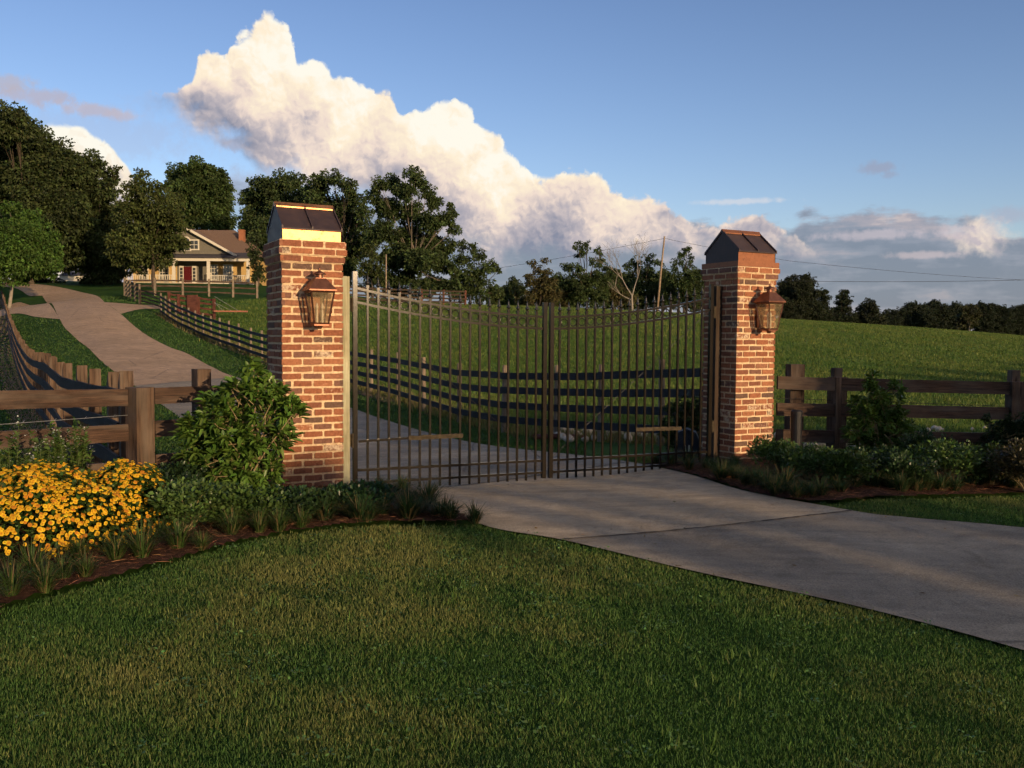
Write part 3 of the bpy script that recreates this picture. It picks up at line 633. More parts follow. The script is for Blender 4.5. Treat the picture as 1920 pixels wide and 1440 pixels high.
# field-side fence up the hill: black boards on the driveway side, pale posts behind
fence('board_fence', 'long black four-board fence with pale posts curving along the right of the driveway', RF, 1.43, [.28, .59, .90, 1.21], .14, .03, 1, M['wood_pale'], M['wood_black'], .115, round_=True, base=[at(px, ty, D)[2]-1.43 for px, D, ty in RFD])
fence('board_fence', 'brown board fence with slanted post tops climbing at the left edge of the driveway', LF, 1.42, [.25, .56, .87, 1.18], .14, .03, 1, M['wood_post'], M['wood_dark'], .12, cut=.13, span=1, base=[at(px, ty, D)[2]-1.42 for px, D, ty in LFD])
# wing fence, left of the near pillar (three boards facing the road, square posts)
WLp = [(-2.45, 8.72), (-3.02, 8.3), (-3.44, 7.75), (-4.25, 6.1), (-5.1, 4.2)]
wl = thing('wing_fence', 'brown three-board fence joining the near pillar, behind the yellow flowers', 'fence', (-3.44, 7.75, 0))
o0 = Vector((-3.44, 7.75, 0)); zt = .90
def wing(t, o0, P, tops, posts, hs, bh, bm, pm, off, thick=.038, wire=None):
    for (p, h, wd) in posts:
        b = MB(); q = Vector((p[0], p[1], 0))-o0; z0 = tz(p[0], p[1])-.1; b.box((q.x, q.y, (h+z0)/2), (wd, wd, h-z0), p[2], ax=2); b.obj('post', pm, t)
    for i_ in range(len(P)-1):
        a, c = Vector((*P[i_], 0))-o0, Vector((*P[i_+1], 0))-o0; d = (c-a).normalized(); sd = Vector((-d.y, d.x, 0))
        for k_, h in enumerate(hs):
            e0, e1 = tops[i_], tops[i_+1]; b = MB(); w1, w2 = random.uniform(-.006, .006), random.uniform(-.006, .006)
            b.plank(a+sd*off+Vector((0, 0, e0-h+w1)), c+sd*off+Vector((0, 0, e1-h+w2)), bh, thick, seg=8, warp=.0015); b.obj('board', bm, t)
wing(wl, o0, [(-2.45, 8.66), (-3.12, 7.99)], [.93, .93], [((-2.86, 8.42, .75), 1.08, .13)], [.07, .36, .66], .142, M['wood_brown'], M['wood_post'], -.02)
wing(wl, o0, [(-3.30, 7.87), (-5.3, 4.9)], [.925, 1.03], [((-3.23, 7.93, .95), .935, .17), ((-5.35, 4.8, .97), 1.04, .16)], [.07, .385, .70], .145, M['wood_brown'], M['wood_post'], -.03)
w = MB(); w.tube([Vector((-3.3, 7.84, .70))-o0, Vector((-4.3, 6.36, .70))-o0, Vector((-5.3, 4.87, .74))-o0], .0028, 4)
for k_ in range(14):
    q = Vector((-3.3, 7.84, .70)).lerp(Vector((-5.3, 4.87, .735)), (k_+.5)/14)-o0; w.tube([q+Vector((-.008, 0, -.012)), q+Vector((.008, .004, .012))], .0025, 3)
w.obj('barbed_wire', M['wire_light'], wl)
# wing fence right of the far pillar
def zat(px, py, D): return at(px, py, D)[2]
A0, A1, A2, A3 = (3.1, 10.78), gw(1572, 10.9), gw(1902, 11.1), gw(2150, 11.3)
o1 = Vector((A1[0], A1[1], 0)); wr = thing('wing_fence', 'dark brown three-board fence running right from the far pillar behind the shrubs', 'fence', tuple(o1))
t0, t1, t2 = zat(1455, 705, 10.8), zat(1575, 708, 10.9), zat(1905, 716, 11.1)
wing(wr, o1, [A0, A1, A2, A3], [t0, t1, t2, t2-.03], [((*gw(1492, 10.96), .1), zat(1492, 683, 10.95), .17), ((*gw(1570, 11.0), .1), zat(1570, 690, 11), .10), ((*A1, .35), zat(1575, 707, 10.9), .16), ((*gw(1903, 11.12), .1), zat(1903, 694, 11.1), .10), ((A2[0], A2[1]-.06, .0), t2+.005, .16), ((*A3, 0), t2, .14)],
     [.075, .385, .70, 1.02], .15, M['wood_brown'], M['wood_post'], -.06)
w = MB(); w.tube([Vector((A0[0], A0[1], t0-.26))-o1, Vector((A2[0], A2[1], t2-.3))-o1, Vector((A3[0], A3[1], t2-.3))-o1], .003, 4); w.obj('barbed_wire', M['wire'], wr)
# black utility stub and dark keypad box
bs = MB(); p = gw(1497, 10.5); bs.lathe([(.062, 0), (.062, .56), (.066, .565), (.066, .6), (.05, .615), (.01, .618)], nn=18); tag(bs.obj('utility_post', M['black_plastic'], None, loc=(p[0], p[1], tz(*p)-.01)), 'short black round-topped utility post beside the far pillar', 'utility post')
p = gw(1291, 11.6); zz_ = tz(*p); t = thing('gate_operator_box', 'dark domed gate operator box with two white stripes behind the gate', 'gate motor', (p[0], p[1], zz_), -.2)
b = MB(); prof = []
for yy_, s_ in ((-.13, 1), (.13, 1)):
    prof += [(-.15*s_, yy_, 0), (.15*s_, yy_, 0), (.15*s_, yy_, .24), (.11, yy_, .33), (.0, yy_, .37), (-.11, yy_, .33), (-.15*s_, yy_, .24)]
b.add(prof, [tuple(range(7)), tuple(range(13, 6, -1))]+[(k_, k_+7, (k_+1) % 7+7, (k_+1) % 7) for k_ in range(7)]); b.obj('housing', M['blue_black'], t)
for a in (-.022, .03):
    b = MB(); b.box((a, -.133, .12), (.018, .004, .10)); b.obj('stripe', M['white_paint'], t)

# crest fence, yard fence, corral
CF = [gw(px, D) for px, D in zip(np.linspace(505, 872, 10), np.linspace(80, 88, 10))]
fence('crest_fence', 'weathered brown board fence on the crest of the field under the big trees', CF, 1.45, [.3, .65, 1.0, 1.32], .15, .04, -1, M['wood_red'], M['stain_wood'], .17)
YF = [gw(px, D) for px, D in [(236, 76), (292, 76), (344, 76.5), (393, 77), (438, 77.5), (483, 78)]]
fence('yard_fence', 'brown three-rail fence with pale posts in front of the house', YF, 1.45, [.35, .8, 1.25], .12, .04, 1, M['wood_pale'], M['wood_brown'], .17, span=1)
SF = [gw(px, D) for px, D in [(237, 75), (241, 73), (246, 71), (254, 68.5), (263, 66)]]
fence('yard_side_fence', 'short black four-board fence by the driveway bend below the house', SF, 1.4, [.28, .6, .92, 1.24], .14, .04, 1, M['wood_pale'], M['wood_dark'], .13)
GF = [gw(264.5, 65.8), gw(303, 62.5)]
fence('field_gate', 'low brown four-rail wooden gate across the farm track', GF, 1.1, [.25, .5, .75, 1.0], .09, .04, 1, M['stain_wood'], M['stain_wood'], .08, span=1, cat='gate')
KF = [gw(px, D) for px, D in [(318, 61.8), (336, 61.8), (353, 61.7), (373, 61.5), (402, 61.2)]]
kf = fence('cattle_pen', 'reddish brown wooden cattle pen with a solid panel, beside the field', KF, 1.35, [.25, .6, .95, 1.25], .13, .05, 1, M['wood_red'], M['wood_red'], .15, span=1, cat='pen')
q0, q1 = Vector((*KF[2], 0)), Vector((*KF[3], 0)); z_ = tz(*KF[2]); kl = kf.location
b = MB(); b.plank((q0.x-kl.x, q0.y-.14-kl.y, z_+.72-kl.z), (q1.x-kl.x, q1.y-.14-kl.y, z_+.72-kl.z), 1.3, .04); b.obj('solid_panel', M['wood_red'], kf)
# hinged plank with support cables
q = Vector((*gw(404, 60.8), 0)); q.z = zat(404, 585, 60.8); t = thing('loading_plank', 'reddish plank held out level over the grass by slanting pale cables', 'plank', tuple(q))
b = MB(); b.box((1.05, 0, .05), (2.1, .5, .09)); b.obj('deck', M['plank_red'], t)
for xe, zs in ((.55, .6), (1.1, .62), (1.55, 1.02)):
    b = MB(); b.tube([(.0, -.1, zs), (xe, -.1, .1)], .012, 5); b.obj('cable', M['wire_light'], t)

# ------------------------------------------------------------------ house
def house():
    D = 110.; x0 = at(235, 530, D)[0]; x1 = at(470, 530, D)[0]; zg = zat(350, 530, D); W = x1-x0
    t = thing('farmhouse', 'yellow and grey farmhouse with white porch railing and red front door', 'house', (x0, D, zg))
    sc = D/F; X_ = lambda px, y=0.: at(px, 530, D+y)[0]-x0; Zp = lambda py, y=0.: at(300, py, D+y)[2]-at(300, 530, D)[2]       # metres from photo size at the house
    dep = 9.; pd = 2.2
    b = MB(); b.add(*boxvf(0, pd, -1.5, W, pd+dep, Zp(487)+.3)); b.obj('wall', M['cream_wall'], t)
    b = MB(); b.add(*boxvf(-.2, -.1, -1.2, W+.2, pd, 0)); b.obj('porch_floor', M['white_paint'], t)
    # entrance recess panel
    b = MB(); b.add(*boxvf(X_(333, pd), pd-.06, .0, X_(388, pd), pd-.003, Zp(484, pd))); b.obj('entrance_panel', M['grey_wall'], t)
    # gable wall with long roof slopes, front gable
    gx0, gxp, gx1 = X_(250, .8), X_(347, .8), X_(438, .8); zb_ = Zp(476, .8); zp_ = Zp(426, .8)
    b = MB(); V = [(gx0, .8, zb_), (gx1, .8, zb_), (gxp, .8, zp_), (gx0, 6, zb_), (gx1, 6, zb_), (gxp, 6, zp_)]; b.add(V, [(0, 1, 2), (5, 4, 3), (0, 3, 4, 1)]); b.obj('gable', M['grey_wall'], t)
    r = MB(); th = .12
    for xa in (gx0-.6, gx1+.6):
        zz = zb_-.35; r.add([(xa, .2, zz), (gxp, .2, zp_+.02), (gxp, 7, zp_+.02), (xa, 7, zz), (xa, .2, zz+th), (gxp, .2, zp_+.02+th), (gxp, 7, zp_+.02+th), (xa, 7, zz+th)], [(0, 1, 2, 3), (4, 7, 6, 5), (0, 4, 5, 1), (1, 5, 6, 2), (2, 6, 7, 3), (3, 7, 4, 0)])
    r.obj('gable_roof', M['shingle'], t)
    for xa in (gx0-.6, gx1+.6):
        zz = zb_-.35; f_ = MB(); f_.add([(xa, .12, zz-.1), (gxp, .12, zp_-.12), (gxp, .12, zp_+.22), (xa, .12, zz+.22), (xa, .19, zz-.1), (gxp, .19, zp_-.12), (gxp, .19, zp_+.22), (xa, .19, zz+.22)], [(0, 1, 2, 3), (4, 7, 6, 5), (0, 4, 5, 1), (1, 5, 6, 2), (2, 6, 7, 3), (3, 7, 4, 0)]); f_.obj('rake_board', M['white_paint'], t)
    # main roof behind, ridge parallel to the front
    ry = 6.5; rz, ze = Zp(431, ry), Zp(478, 1.); m_ = MB()
    m_.add([(-.3, 1.0, ze), (W+.1, 1.0, ze), (X_(441, ry), ry, rz), (X_(330, ry), ry, rz), (-.3, 12, ze), (W+.1, 12, ze)], [(0, 1, 2, 3), (4, 3, 2, 5), (1, 5, 2), (0, 3, 4)])
    ro = m_.obj('roof', M['shingle'], t)
    b = MB(); cxh = X_(454.5, 4.6); b.box((cxh, 4.6, (Zp(432, 4.6)+Zp(470, 4.6))/2), (.62, .8, Zp(432, 4.6)-Zp(470, 4.6))); b.box((cxh, 4.6, Zp(431.5, 4.6)), (.72, .9, .14)); b.obj('chimney', M['chimney_brick'], ro)
    # porch roof, beam, columns, railing
    b = MB(); b.add([(-.5, -.5, Zp(484)), (W+.5, -.5, Zp(484)), (W-.6, pd+.3, Zp(468)), (.6, pd+.3, Zp(468)), (-.5, -.5, Zp(484)+.14), (W+.5, -.5, Zp(484)+.14), (W-.6, pd+.3, Zp(468)+.14), (.6, pd+.3, Zp(468)+.14)],
                     [(0, 1, 2, 3), (4, 7, 6, 5), (0, 4, 5, 1), (1, 5, 6, 2), (2, 6, 7, 3), (3, 7, 4, 0)]); b.obj('porch_roof', M['shingle_dark'], t)
    b = MB(); b.add(*boxvf(-.25, -.3, Zp(489.5), W+.25, -.05, Zp(484)-.02)); b.obj('porch_beam', M['white_paint'], t)
    for px in (236, 327, 392, 466):
        c = MB(); c.box((X_(px), -.15, Zp(489.5)/2), (.36, .2, Zp(489.5)-.01)); c.obj('column', M['white_paint'], t)
    for a, e in ((239, 324), (395, 463)):
        c = MB(); c.box(((X_(a)+X_(e))/2, -.15, .88), (X_(e)-X_(a), .09, .08)); c.box(((X_(a)+X_(e))/2, -.15, .14), (X_(e)-X_(a), .07, .07))
        k_ = int((X_(e)-X_(a))/.22)
        for i_ in range(k_): c.box((X_(a)+(i_+.5)*(X_(e)-X_(a))/k_, -.15, .51), (.07, .05, .66))
        c.obj('railing', M['white_paint'], t)
    # door, windows
    b = MB(); b.box((X_(353, pd), pd-.10, 1.03), (.98, .06, 2.06)); b.box((X_(353, pd)-.2, pd-.14, 1.5), (.3, .02, .7)); b.box((X_(353, pd)+.2, pd-.14, 1.5), (.3, .02, .7)); d_ = b.obj('door', M['red_door'], t)
    b = MB(); b.lathe([(.03, 0), (.05, .03), (.03, .06)], (X_(353, pd)+.4, pd-.16, 1.), 8); b.obj('handle', M['wire_light'], d_)
    for px in (341, 365):
        b = MB(); b.box((X_(px, pd), pd-.1, 1.15), (.52, .08, 2.1)); w_ = b.obj('sidelight', M['white_paint'], t)
        b = MB()
        for r_ in range(4): b.box((X_(px, pd), pd-.145, .5+r_*.42), (.34, .01, .36))
        b.obj('pane', M['window_glass'], w_)
    def win(cx, zc, w_, h_, y, nx, nz, par=t):
        b = MB(); b.box((cx, y, zc), (w_+.24, .1, h_+.24)); f_ = b.obj('window', M['white_paint'], par); b = MB()
        for i_ in range(nx):
            for k_ in range(nz): b.box((cx-w_/2+(i_+.5)*w_/nx, y-.055, zc-h_/2+(k_+.5)*h_/nz), (w_/nx-.06, .012, h_/nz-.06))
        b.obj('pane', M['window_glass'], f_); return f_
    for px in (270, 308): win(X_(px, pd), 1.35, .95, 1.75, pd-.05, 3, 4)
    for px in (400, 428): win(X_(px, pd), 1.4, .98, 1.75, pd-.05, 3, 4)
    win(X_(365.5, .8), Zp(459, .8), .95, 1.05, .72, 2, 2)
    # round-headed gable window
    b = MB(); V = [(-.75, 0, -.7), (.75, 0, -.7)]+[(.75*math.cos(a), 0, .35+.75*math.sin(a)) for a in np.linspace(0, math.pi, 12)]; cx, zc = X_(348, .8), Zp(459, .8)-.05
    k_ = len(V); V2 = [(v[0]+cx, .66, v[2]+zc) for v in V]+[(v[0]+cx, .78, v[2]+zc) for v in V]; b.add(V2, [tuple(range(k_)), tuple(range(2*k_-1, k_-1, -1))]+[(i_, k_+i_, k_+(i_+1) % k_, (i_+1) % k_) for i_ in range(k_)]); f_ = b.obj('arched_window', M['white_paint'], t)
    b = MB()
    for sx in (-1, 1):
        for zz in (-.42, .08): b.box((cx+sx*.33, .652, zc+zz), (.55, .012, .42))
        b.add([(cx+sx*.06, .648, zc+.38), (cx+sx*.6, .648, zc+.38), (cx+sx*.5, .648, zc+.72), (cx+sx*.06, .648, zc+.98)], [(0, 1, 2, 3)] if sx > 0 else [(3, 2, 1, 0)])
    b.obj('pane', M['window_glass'], f_)
    for k_ in range(3):
        b = MB(); b.box((X_(360), -.45-.3*k_, -.2-.2*k_), (3., .3, .2)); b.obj('step', M['chimney_brick'], t)
    return t
house()
# porch rocking chairs as silhouettes behind the railing
def rocker(px):
    D = 109.6; x, y, z = at(px, 530, D); t = thing('porch_chair', {384: 'pale high-backed chair on the porch beside the red door', 416: 'grey porch chair under the right windows'}[px], 'chair', (x, 111.2, zat(350, 530, 110.)), .3, 'porch chairs')
    b = MB(); b.box((0, 0, .45), (.6, .55, .05)); b.obj('seat', M['white_paint'], t)
    b = MB()
    for k_ in range(5): b.box((-.24+.12*k_, .27, .85), (.07, .03, .75))
    b.box((0, .27, 1.2), (.6, .04, .1)); b.obj('backrest', M['white_paint'], t)
    for a in (-1, 1):
        b = MB(); b.box((a*.29, -.2, .22), (.05, .05, .44)); b.box((a*.29, .24, .22), (.05, .05, .44)); b.box((a*.29, .0, .65), (.07, .55, .04)); b.box((a*.29, -.2, .54), (.05, .05, .2)); b.obj('leg', M['white_paint'], t)
rocker(384); rocker(416)
# pale shed glimpsed under the trees
x, y, z = at(135, 532, 125.); t = thing('white_shed', 'long low white shed glimpsed under the dark trees left of the house', 'shed', (x, y, z))
b = MB(); b.add(*boxvf(-1.7, 0, -1.5, 1.6, 4, 1.1)); b.obj('wall', M['white_paint'], t)
b = MB(); b.add([(-1.9, -.2, 1.1), (1.8, -.2, 1.1), (1.8, 2, 1.7), (-1.9, 2, 1.7), (1.8, 4.2, 1.1), (-1.9, 4.2, 1.1)], [(0, 1, 2, 3), (3, 2, 4, 5), (0, 3, 5), (1, 4, 2)]); b.obj('roof', M['shingle_dark'], t)

# ------------------------------------------------------------------ utility pole and wires
pb_ = Vector(at(1232, 580, 128)); pt_ = Vector(at(1246, 443, 128)); b = MB(); b.tube([Vector((0, 0, -.5)), (pt_-pb_)*.5, pt_-pb_], [.17, .14, .11], 10)
tag(b.obj('utility_pole', M['pole_wood'], None, True, tuple(pb_)), 'pale leaning utility pole standing before the middle trees', 'utility pole')
def wirel(pts, label, r=.022):
    P_ = [Vector(p) for p in pts]; o = P_[0]; Q = []
    for a, c in zip(P_[:-1], P_[1:]):
        for t_ in np.linspace(0, 1, 14): Q.append(a.lerp(c, t_)-o-Vector((0, 0, 4*t_*(1-t_)*(a-c).length*.006)))
    b = MB(); b.tube(Q, r, 4); tag(b.obj('power_line', M['wire'], None, loc=tuple(o)), label, 'wire', 'power lines')
wirel([at(905, 507, 145), at(1246, 447, 128)], 'thin power line running left from the leaning pole')
wirel([at(1246, 447, 128), at(1480, 489, 138), at(1960, 527, 160)], 'thin power line sagging right from the leaning pole')
wirel([at(1440, 526, 150), at(1960, 524, 150)], 'level power line crossing the sky on the right', .03)
px_ = at(724, 575, 92); b = MB(); b.tube([(0, 0, -.3), (0, 0, 5.2)], [.07, .06], 8); tag(b.obj('pale_pole', M['pole_wood'], None, True, px_), 'thin pale pole standing under the big airy tree', 'pole')

# ------------------------------------------------------------------ trees
def tree(name, label, D, lobes, base, col, leaf=.30, dens=1., bark='bark', group='trees behind the fields', tr=None, fringe=.35, light=.3, trunk_r=None, squash=.85, seed=0):
    dens *= 1.45 if D > 90 else 1.25; leaf *= 1.06
    rng = np.random.default_rng(seed+int(D*10)+len(lobes)*7+int(base[0])+5000); bx, by = base; B = np.array(at(bx, by, D)); zg = tz(B[0], B[1]); B[2] = min(B[2], zg+.3) if abs(B[2]-zg) > .5 else B[2]; B[2] = zg if D < 130 else B[2]
    s = D/F; P, Cc, Dd, Ll = [], [], [], []
    top = np.array(at(*lobes[0][:2], D)); cents = []
    xm = np.mean([l[0] for l in lobes]); wid = (max(l[0]+l[2] for l in lobes)-min(l[0]-l[2] for l in lobes))*s
    for (lx, ly, lr) in lobes:
        c0 = np.array(at(lx, ly, D)); edge = abs(lx-xm)*s/(wid/2+1e-6)
        dd = rng.uniform(-1, 1)*wid*.32*max(.15, 1-edge**2); c0[1] += dd; sc_ = (D+dd)/D
        c0[0] *= sc_; c0[2] = CH+(c0[2]-CH)*sc_; r = lr*s; cents.append((c0, r))
        nsub = max(9, int(30*(r/1.6)**1.35*dens)); 
        # twig clumps spread mostly through the outer shell of the lobe
        u = rng.normal(size=(nsub, 3)); u /= np.linalg.norm(u, axis=1, keepdims=True); rad = rng.uniform(.1, 1.08, nsub)[:, None]**.6; rad = np.where(rng.random((nsub, 1)) < .16, rng.uniform(1.05, 1.38, (nsub, 1)), rad)
        sub = c0+u*rad*r*np.array([1, 1, squash]); sr = r*rng.uniform(.16, .40, nsub)*np.where(rad[:, 0] > 1.08, .6, 1)
        for q, r2 in zip(sub, sr):
            nl = int(np.clip(30*(r2/leaf)**1.5*dens*.66, 14, 400)); w_ = rng.normal(size=(nl, 3)); w_ /= np.linalg.norm(w_, axis=1, keepdims=True)
            pos = q+w_*(rng.random((nl, 1))**.45)*r2*np.array([1.15, 1.15, .8]); P.append(pos); Dd.append(w_+rng.normal(size=(nl, 3))*.7+(q-c0)/r*.5)
            k_ = rng.uniform(.6, 1.35); Cc.append(np.array(col)[None]*k_*(1+rng.normal(size=(nl, 1))*light)*(1+rng.normal(size=(nl, 3))*.07))
    P = np.concatenate(P); Dd = np.concatenate(Dd); Cc = np.clip(np.concatenate(Cc), .003, .6); nl = len(P)
    t = thing(name, label, 'tree', tuple(B), 0, group)
    # loose leaves as small kinked quads
    leaves(P-B, Dd, leaf*rng.uniform(.6, 1.3, nl), leaf*rng.uniform(.4, .8, nl), Cc, 'crown', M['leaf_tree'], t)
    H = max(c[2] for c, r in cents)-B[2]; tr_ = trunk_r or max(.12, H*.018); mb = MB(); cx = np.mean([c for c, r in cents], 0)
    fork = B+np.array([(cx[0]-B[0])*.35, (cx[1]-B[1])*.3, (min(c[2]-r for c, r in cents)-B[2])*.8+H*.12]); fork[2] = max(fork[2], B[2]+H*.15)
    loc = lambda p: tuple(np.array(p)-B)
    mb.tube([loc(B-np.array([0, 0, .4])), loc(B+(fork-B)*.5+rng.normal(size=3)*tr_*.6), loc(fork)], [tr_*1.25, tr_, tr_*.8], 8)
    mb.tube([loc(fork), loc((fork+cx)/2+rng.normal(size=3)*H*.02), loc(cx+np.array([0, 0, H*.2]))], [tr_*.8, tr_*.5, tr_*.12], 7)
    for c, r in cents:
        a = fork+(cx-fork)*rng.uniform(0, .7); m_ = (a+c)/2+np.array([0, 0, -r*.15]); mb.tube([loc(a), loc(m_), loc(c)], [tr_*.32, tr_*.22, tr_*.07], 5)
        for _ in range(3):
            u = rng.normal(size=3); u /= np.linalg.norm(u); mb.tube([loc(m_), loc((m_+c)/2+u*r*.2), loc(c+u*r*.85)], [tr_*.14, tr_*.09, tr_*.03], 4, cap=False)
    mb.obj('trunk', M[bark], t); return t
DKG = (.044, .062, .020); OLV = (.060, .078, .022); MID = (.052, .084, .024); BRT = (.060, .118, .022); BRN = (.078, .072, .028)
tree('oak_tree', 'tall dark oak at the left edge of the photo behind the bright round tree', 98, [(8, 232, 40), (-60, 260, 60), (45, 262, 42), (30, 215, 18), (90, 292, 42), (20, 320, 60), (80, 350, 55), (128, 320, 36), (-40, 360, 60), (110, 400, 50), (30, 400, 60), (60, 455, 50), (100, 470, 45), (0, 470, 45)], (60, 540), DKG, .34)
tree('oak_tree', 'dark ragged oak between the leftmost oak and the tree in front of the house', 101, [(170, 305, 22), (195, 328, 22), (215, 318, 9), (150, 345, 36), (190, 360, 32), (150, 395, 45), (195, 405, 42), (170, 445, 48), (210, 455, 40), (140, 475, 40), (185, 495, 36), (220, 490, 30)], (178, 537), DKG, .32)
tree('shade_tree', 'olive feathery tree standing directly in front of the house', 88, [(268, 328, 14), (262, 350, 24), (290, 360, 24), (318, 372, 22), (245, 380, 26), (300, 395, 36), (255, 415, 42), (325, 410, 24), (300, 435, 40), (240, 455, 36), (290, 465, 36), (330, 450, 20), (300, 490, 22), (262, 487, 26), (228, 480, 20), (342, 462, 9)], (290, 549), OLV, .26, 1.1)
tree('pecan_tree', 'round-crowned green tree rising behind the house gable', 150, [(345, 332, 26), (372, 322, 24), (395, 335, 26), (415, 352, 22), (360, 360, 34), (400, 375, 30), (425, 390, 14), (330, 352, 20), (380, 400, 36), (345, 400, 28), (418, 415, 20)], (380, 470), MID, .42, 1.1)
tree('oak_tree', 'dark broad oak just right of the house, behind the near pillar cap', 126, [(500, 350, 26), (478, 372, 24), (530, 342, 22), (552, 345, 22), (500, 395, 42), (550, 390, 45), (470, 430, 26), (510, 450, 45), (560, 450, 45), (480, 490, 34), (475, 520, 20)], (520, 540), (.048, .074, .024), .36)
tree('oak_tree', 'green spreading oak between the near pillar cap and the big airy tree', 118, [(600, 348, 24), (626, 334, 16), (648, 350, 18), (668, 372, 18), (600, 400, 42), (645, 400, 36), (680, 395, 18), (610, 460, 45), (655, 460, 38), (640, 510, 30), (690, 440, 22)], (640, 560), (.048, .074, .024), .34)
tree('elm_tree', 'tall airy tree with gaps in its crown, right of the near pillar', 98, [(772, 326, 13), (787, 338, 15), (735, 342, 15), (712, 345, 14), (757, 362, 20), (800, 362, 15), (705, 372, 16), (815, 382, 14), (845, 388, 9), (730, 395, 24), (775, 400, 24), (832, 412, 17), (853, 430, 11), (805, 418, 20), (850, 402, 8), (720, 435, 24), (765, 445, 28), (808, 455, 24), (845, 460, 13), (735, 482, 22), (790, 490, 25), (828, 495, 18), (765, 520, 22), (815, 530, 18), (850, 505, 14), (700, 455, 14), (760, 480, 26), (800, 470, 26), (730, 525, 22), (790, 540, 20), (845, 535, 18), (830, 470, 18), (745, 548, 16)], (752, 566), (.048, .074, .024), .28, 1.5, 'bark_mid', trunk_r=.17)
for k_, (px_, py_, D_, r_, cl_, lb_) in enumerate([(925, 548, 121, 13, DKG, 'dark thicket bush just left of the low bushy tree'), (950, 565, 127, 11, MID, 'green thicket bush at the end of the crest fence'), (1048, 556, 127, 14, BRN, 'brownish thicket bush between the hickory and the two-headed tree'), (1062, 562, 130, 13, DKG, 'dark thicket bush at the foot of the two-headed tree'), (1145, 548, 133, 17, MID, 'leafy thicket bush left of the bare tree'), (1178, 556, 136, 15, DKG, 'dark thicket bush right behind the bare tree'), (1243, 548, 138, 18, DKG, 'dark thicket bush just right of the utility pole'), (1250, 530, 139, 13, MID, 'greener thicket bush above the one by the pole'), (1308, 556, 136, 17, DKG, 'dark thicket bush against the far pillar'), (1028, 560, 124, 12, MID, 'thicket bush under the brownish hickory'), (985, 566, 123, 10, DKG, 'small dark thicket bush left of the brownish hickory')]):
    tree('thicket_bush', lb_, D_, [(px_, py_, r_), (px_-r_*.7, py_+7, r_*.8), (px_+r_*.7, py_+8, r_*.85), (px_, py_+14, r_*.9)], (px_, 582+(px_-1050)*.03), cl_, .28, 1.5, group='thicket along the field crest', trunk_r=.06)
tree('young_tree', 'small olive tree below the airy tree, just right of the pillar', 94, [(695, 470, 15), (700, 490, 20), (685, 505, 18), (712, 515, 18), (690, 532, 20)], (700, 566), OLV, .24, 1.)
tree('elm_tree', 'medium tree with a sloping crown at the right of the crest fence', 114, [(872, 462, 12), (888, 466, 12), (900, 480, 14), (925, 494, 11), (868, 490, 18), (908, 505, 16), (885, 512, 20), (935, 508, 7), (862, 525, 18), (905, 535, 18), (880, 545, 18), (860, 550, 16), (905, 556, 15), (930, 545, 11), (885, 535, 20)], (893, 574), (.048, .074, .024), .28)
tree('bushy_tree', 'low dark bushy tree right of the sloping-crowned tree', 130, [(965, 534, 10), (950, 545, 10), (982, 542, 11), (965, 556, 14), (990, 560, 10), (940, 560, 9)], (965, 580), DKG, .30)
tree('hickory_tree', 'brownish olive tree behind the middle of the gate', 122, [(1015, 535, 18), (1000, 565, 12), (1030, 566, 12), (1022, 487, 7), (998, 494, 9), (1010, 505, 11), (1025, 510, 9), (1003, 525, 16), (1025, 530, 15), (1012, 550, 18), (1038, 552, 14), (995, 555, 12)], (1012, 580), BRN, .28)
tree('elm_tree', 'tree with an open two-headed crown behind the right gate leaf', 126, [(1090, 540, 24), (1118, 520, 18), (1070, 560, 18), (1115, 568, 16), (1084, 462, 9), (1099, 458, 9), (1093, 472, 9), (1120, 469, 7), (1128, 476, 5), (1082, 480, 7), (1112, 490, 9), (1062, 499, 11), (1080, 505, 13), (1125, 496, 12), (1137, 506, 10), (1068, 530, 20), (1100, 530, 22), (1134, 530, 16), (1085, 555, 22), (1120, 556, 20)], (1100, 582), (.048, .074, .024), .27)
tree('oak_tree', 'dark tree between the bare tree and the utility pole', 140, [(1200, 535, 20), (1180, 565, 16), (1225, 565, 15), (1194, 492, 12), (1218, 486, 11), (1232, 494, 8), (1180, 503, 10), (1210, 510, 18), (1185, 530, 18), (1222, 535, 20), (1165, 545, 16), (1200, 558, 22), (1235, 560, 16)], (1205, 585), (.048, .074, .024), .30)
tree('elm_tree', 'tree with an upright tuft just left of the far pillar', 134, [(1280, 535, 18), (1300, 562, 16), (1265, 565, 16), (1288, 467, 8), (1279, 478, 9), (1296, 484, 6), (1270, 495, 12), (1290, 500, 11), (1262, 518, 15), (1292, 522, 16), (1255, 545, 16), (1285, 550, 20), (1312, 520, 9), (1312, 545, 14)], (1282, 590), (.048, .074, .024), .28)
tree('bushy_tree', 'low brownish thicket tree under the bare tree', 128, [(1160, 545, 14), (1180, 558, 14), (1145, 558, 12), (1160, 565, 12)], (1160, 583), BRN, .28)
tree('round_tree', 'bright green round tree at the far left beside the driveway', 76, [(20, 400, 22), (50, 420, 28), (-10, 420, 36), (75, 450, 30), (20, 450, 40), (-40, 470, 45), (60, 485, 34), (97, 475, 20), (20, 495, 36), (85, 508, 20), (45, 515, 22), (-20, 510, 30), (108, 495, 12)], (15, 566), BRT, .22, 1.35, 'bark_pale', light=.25, trunk_r=.13)
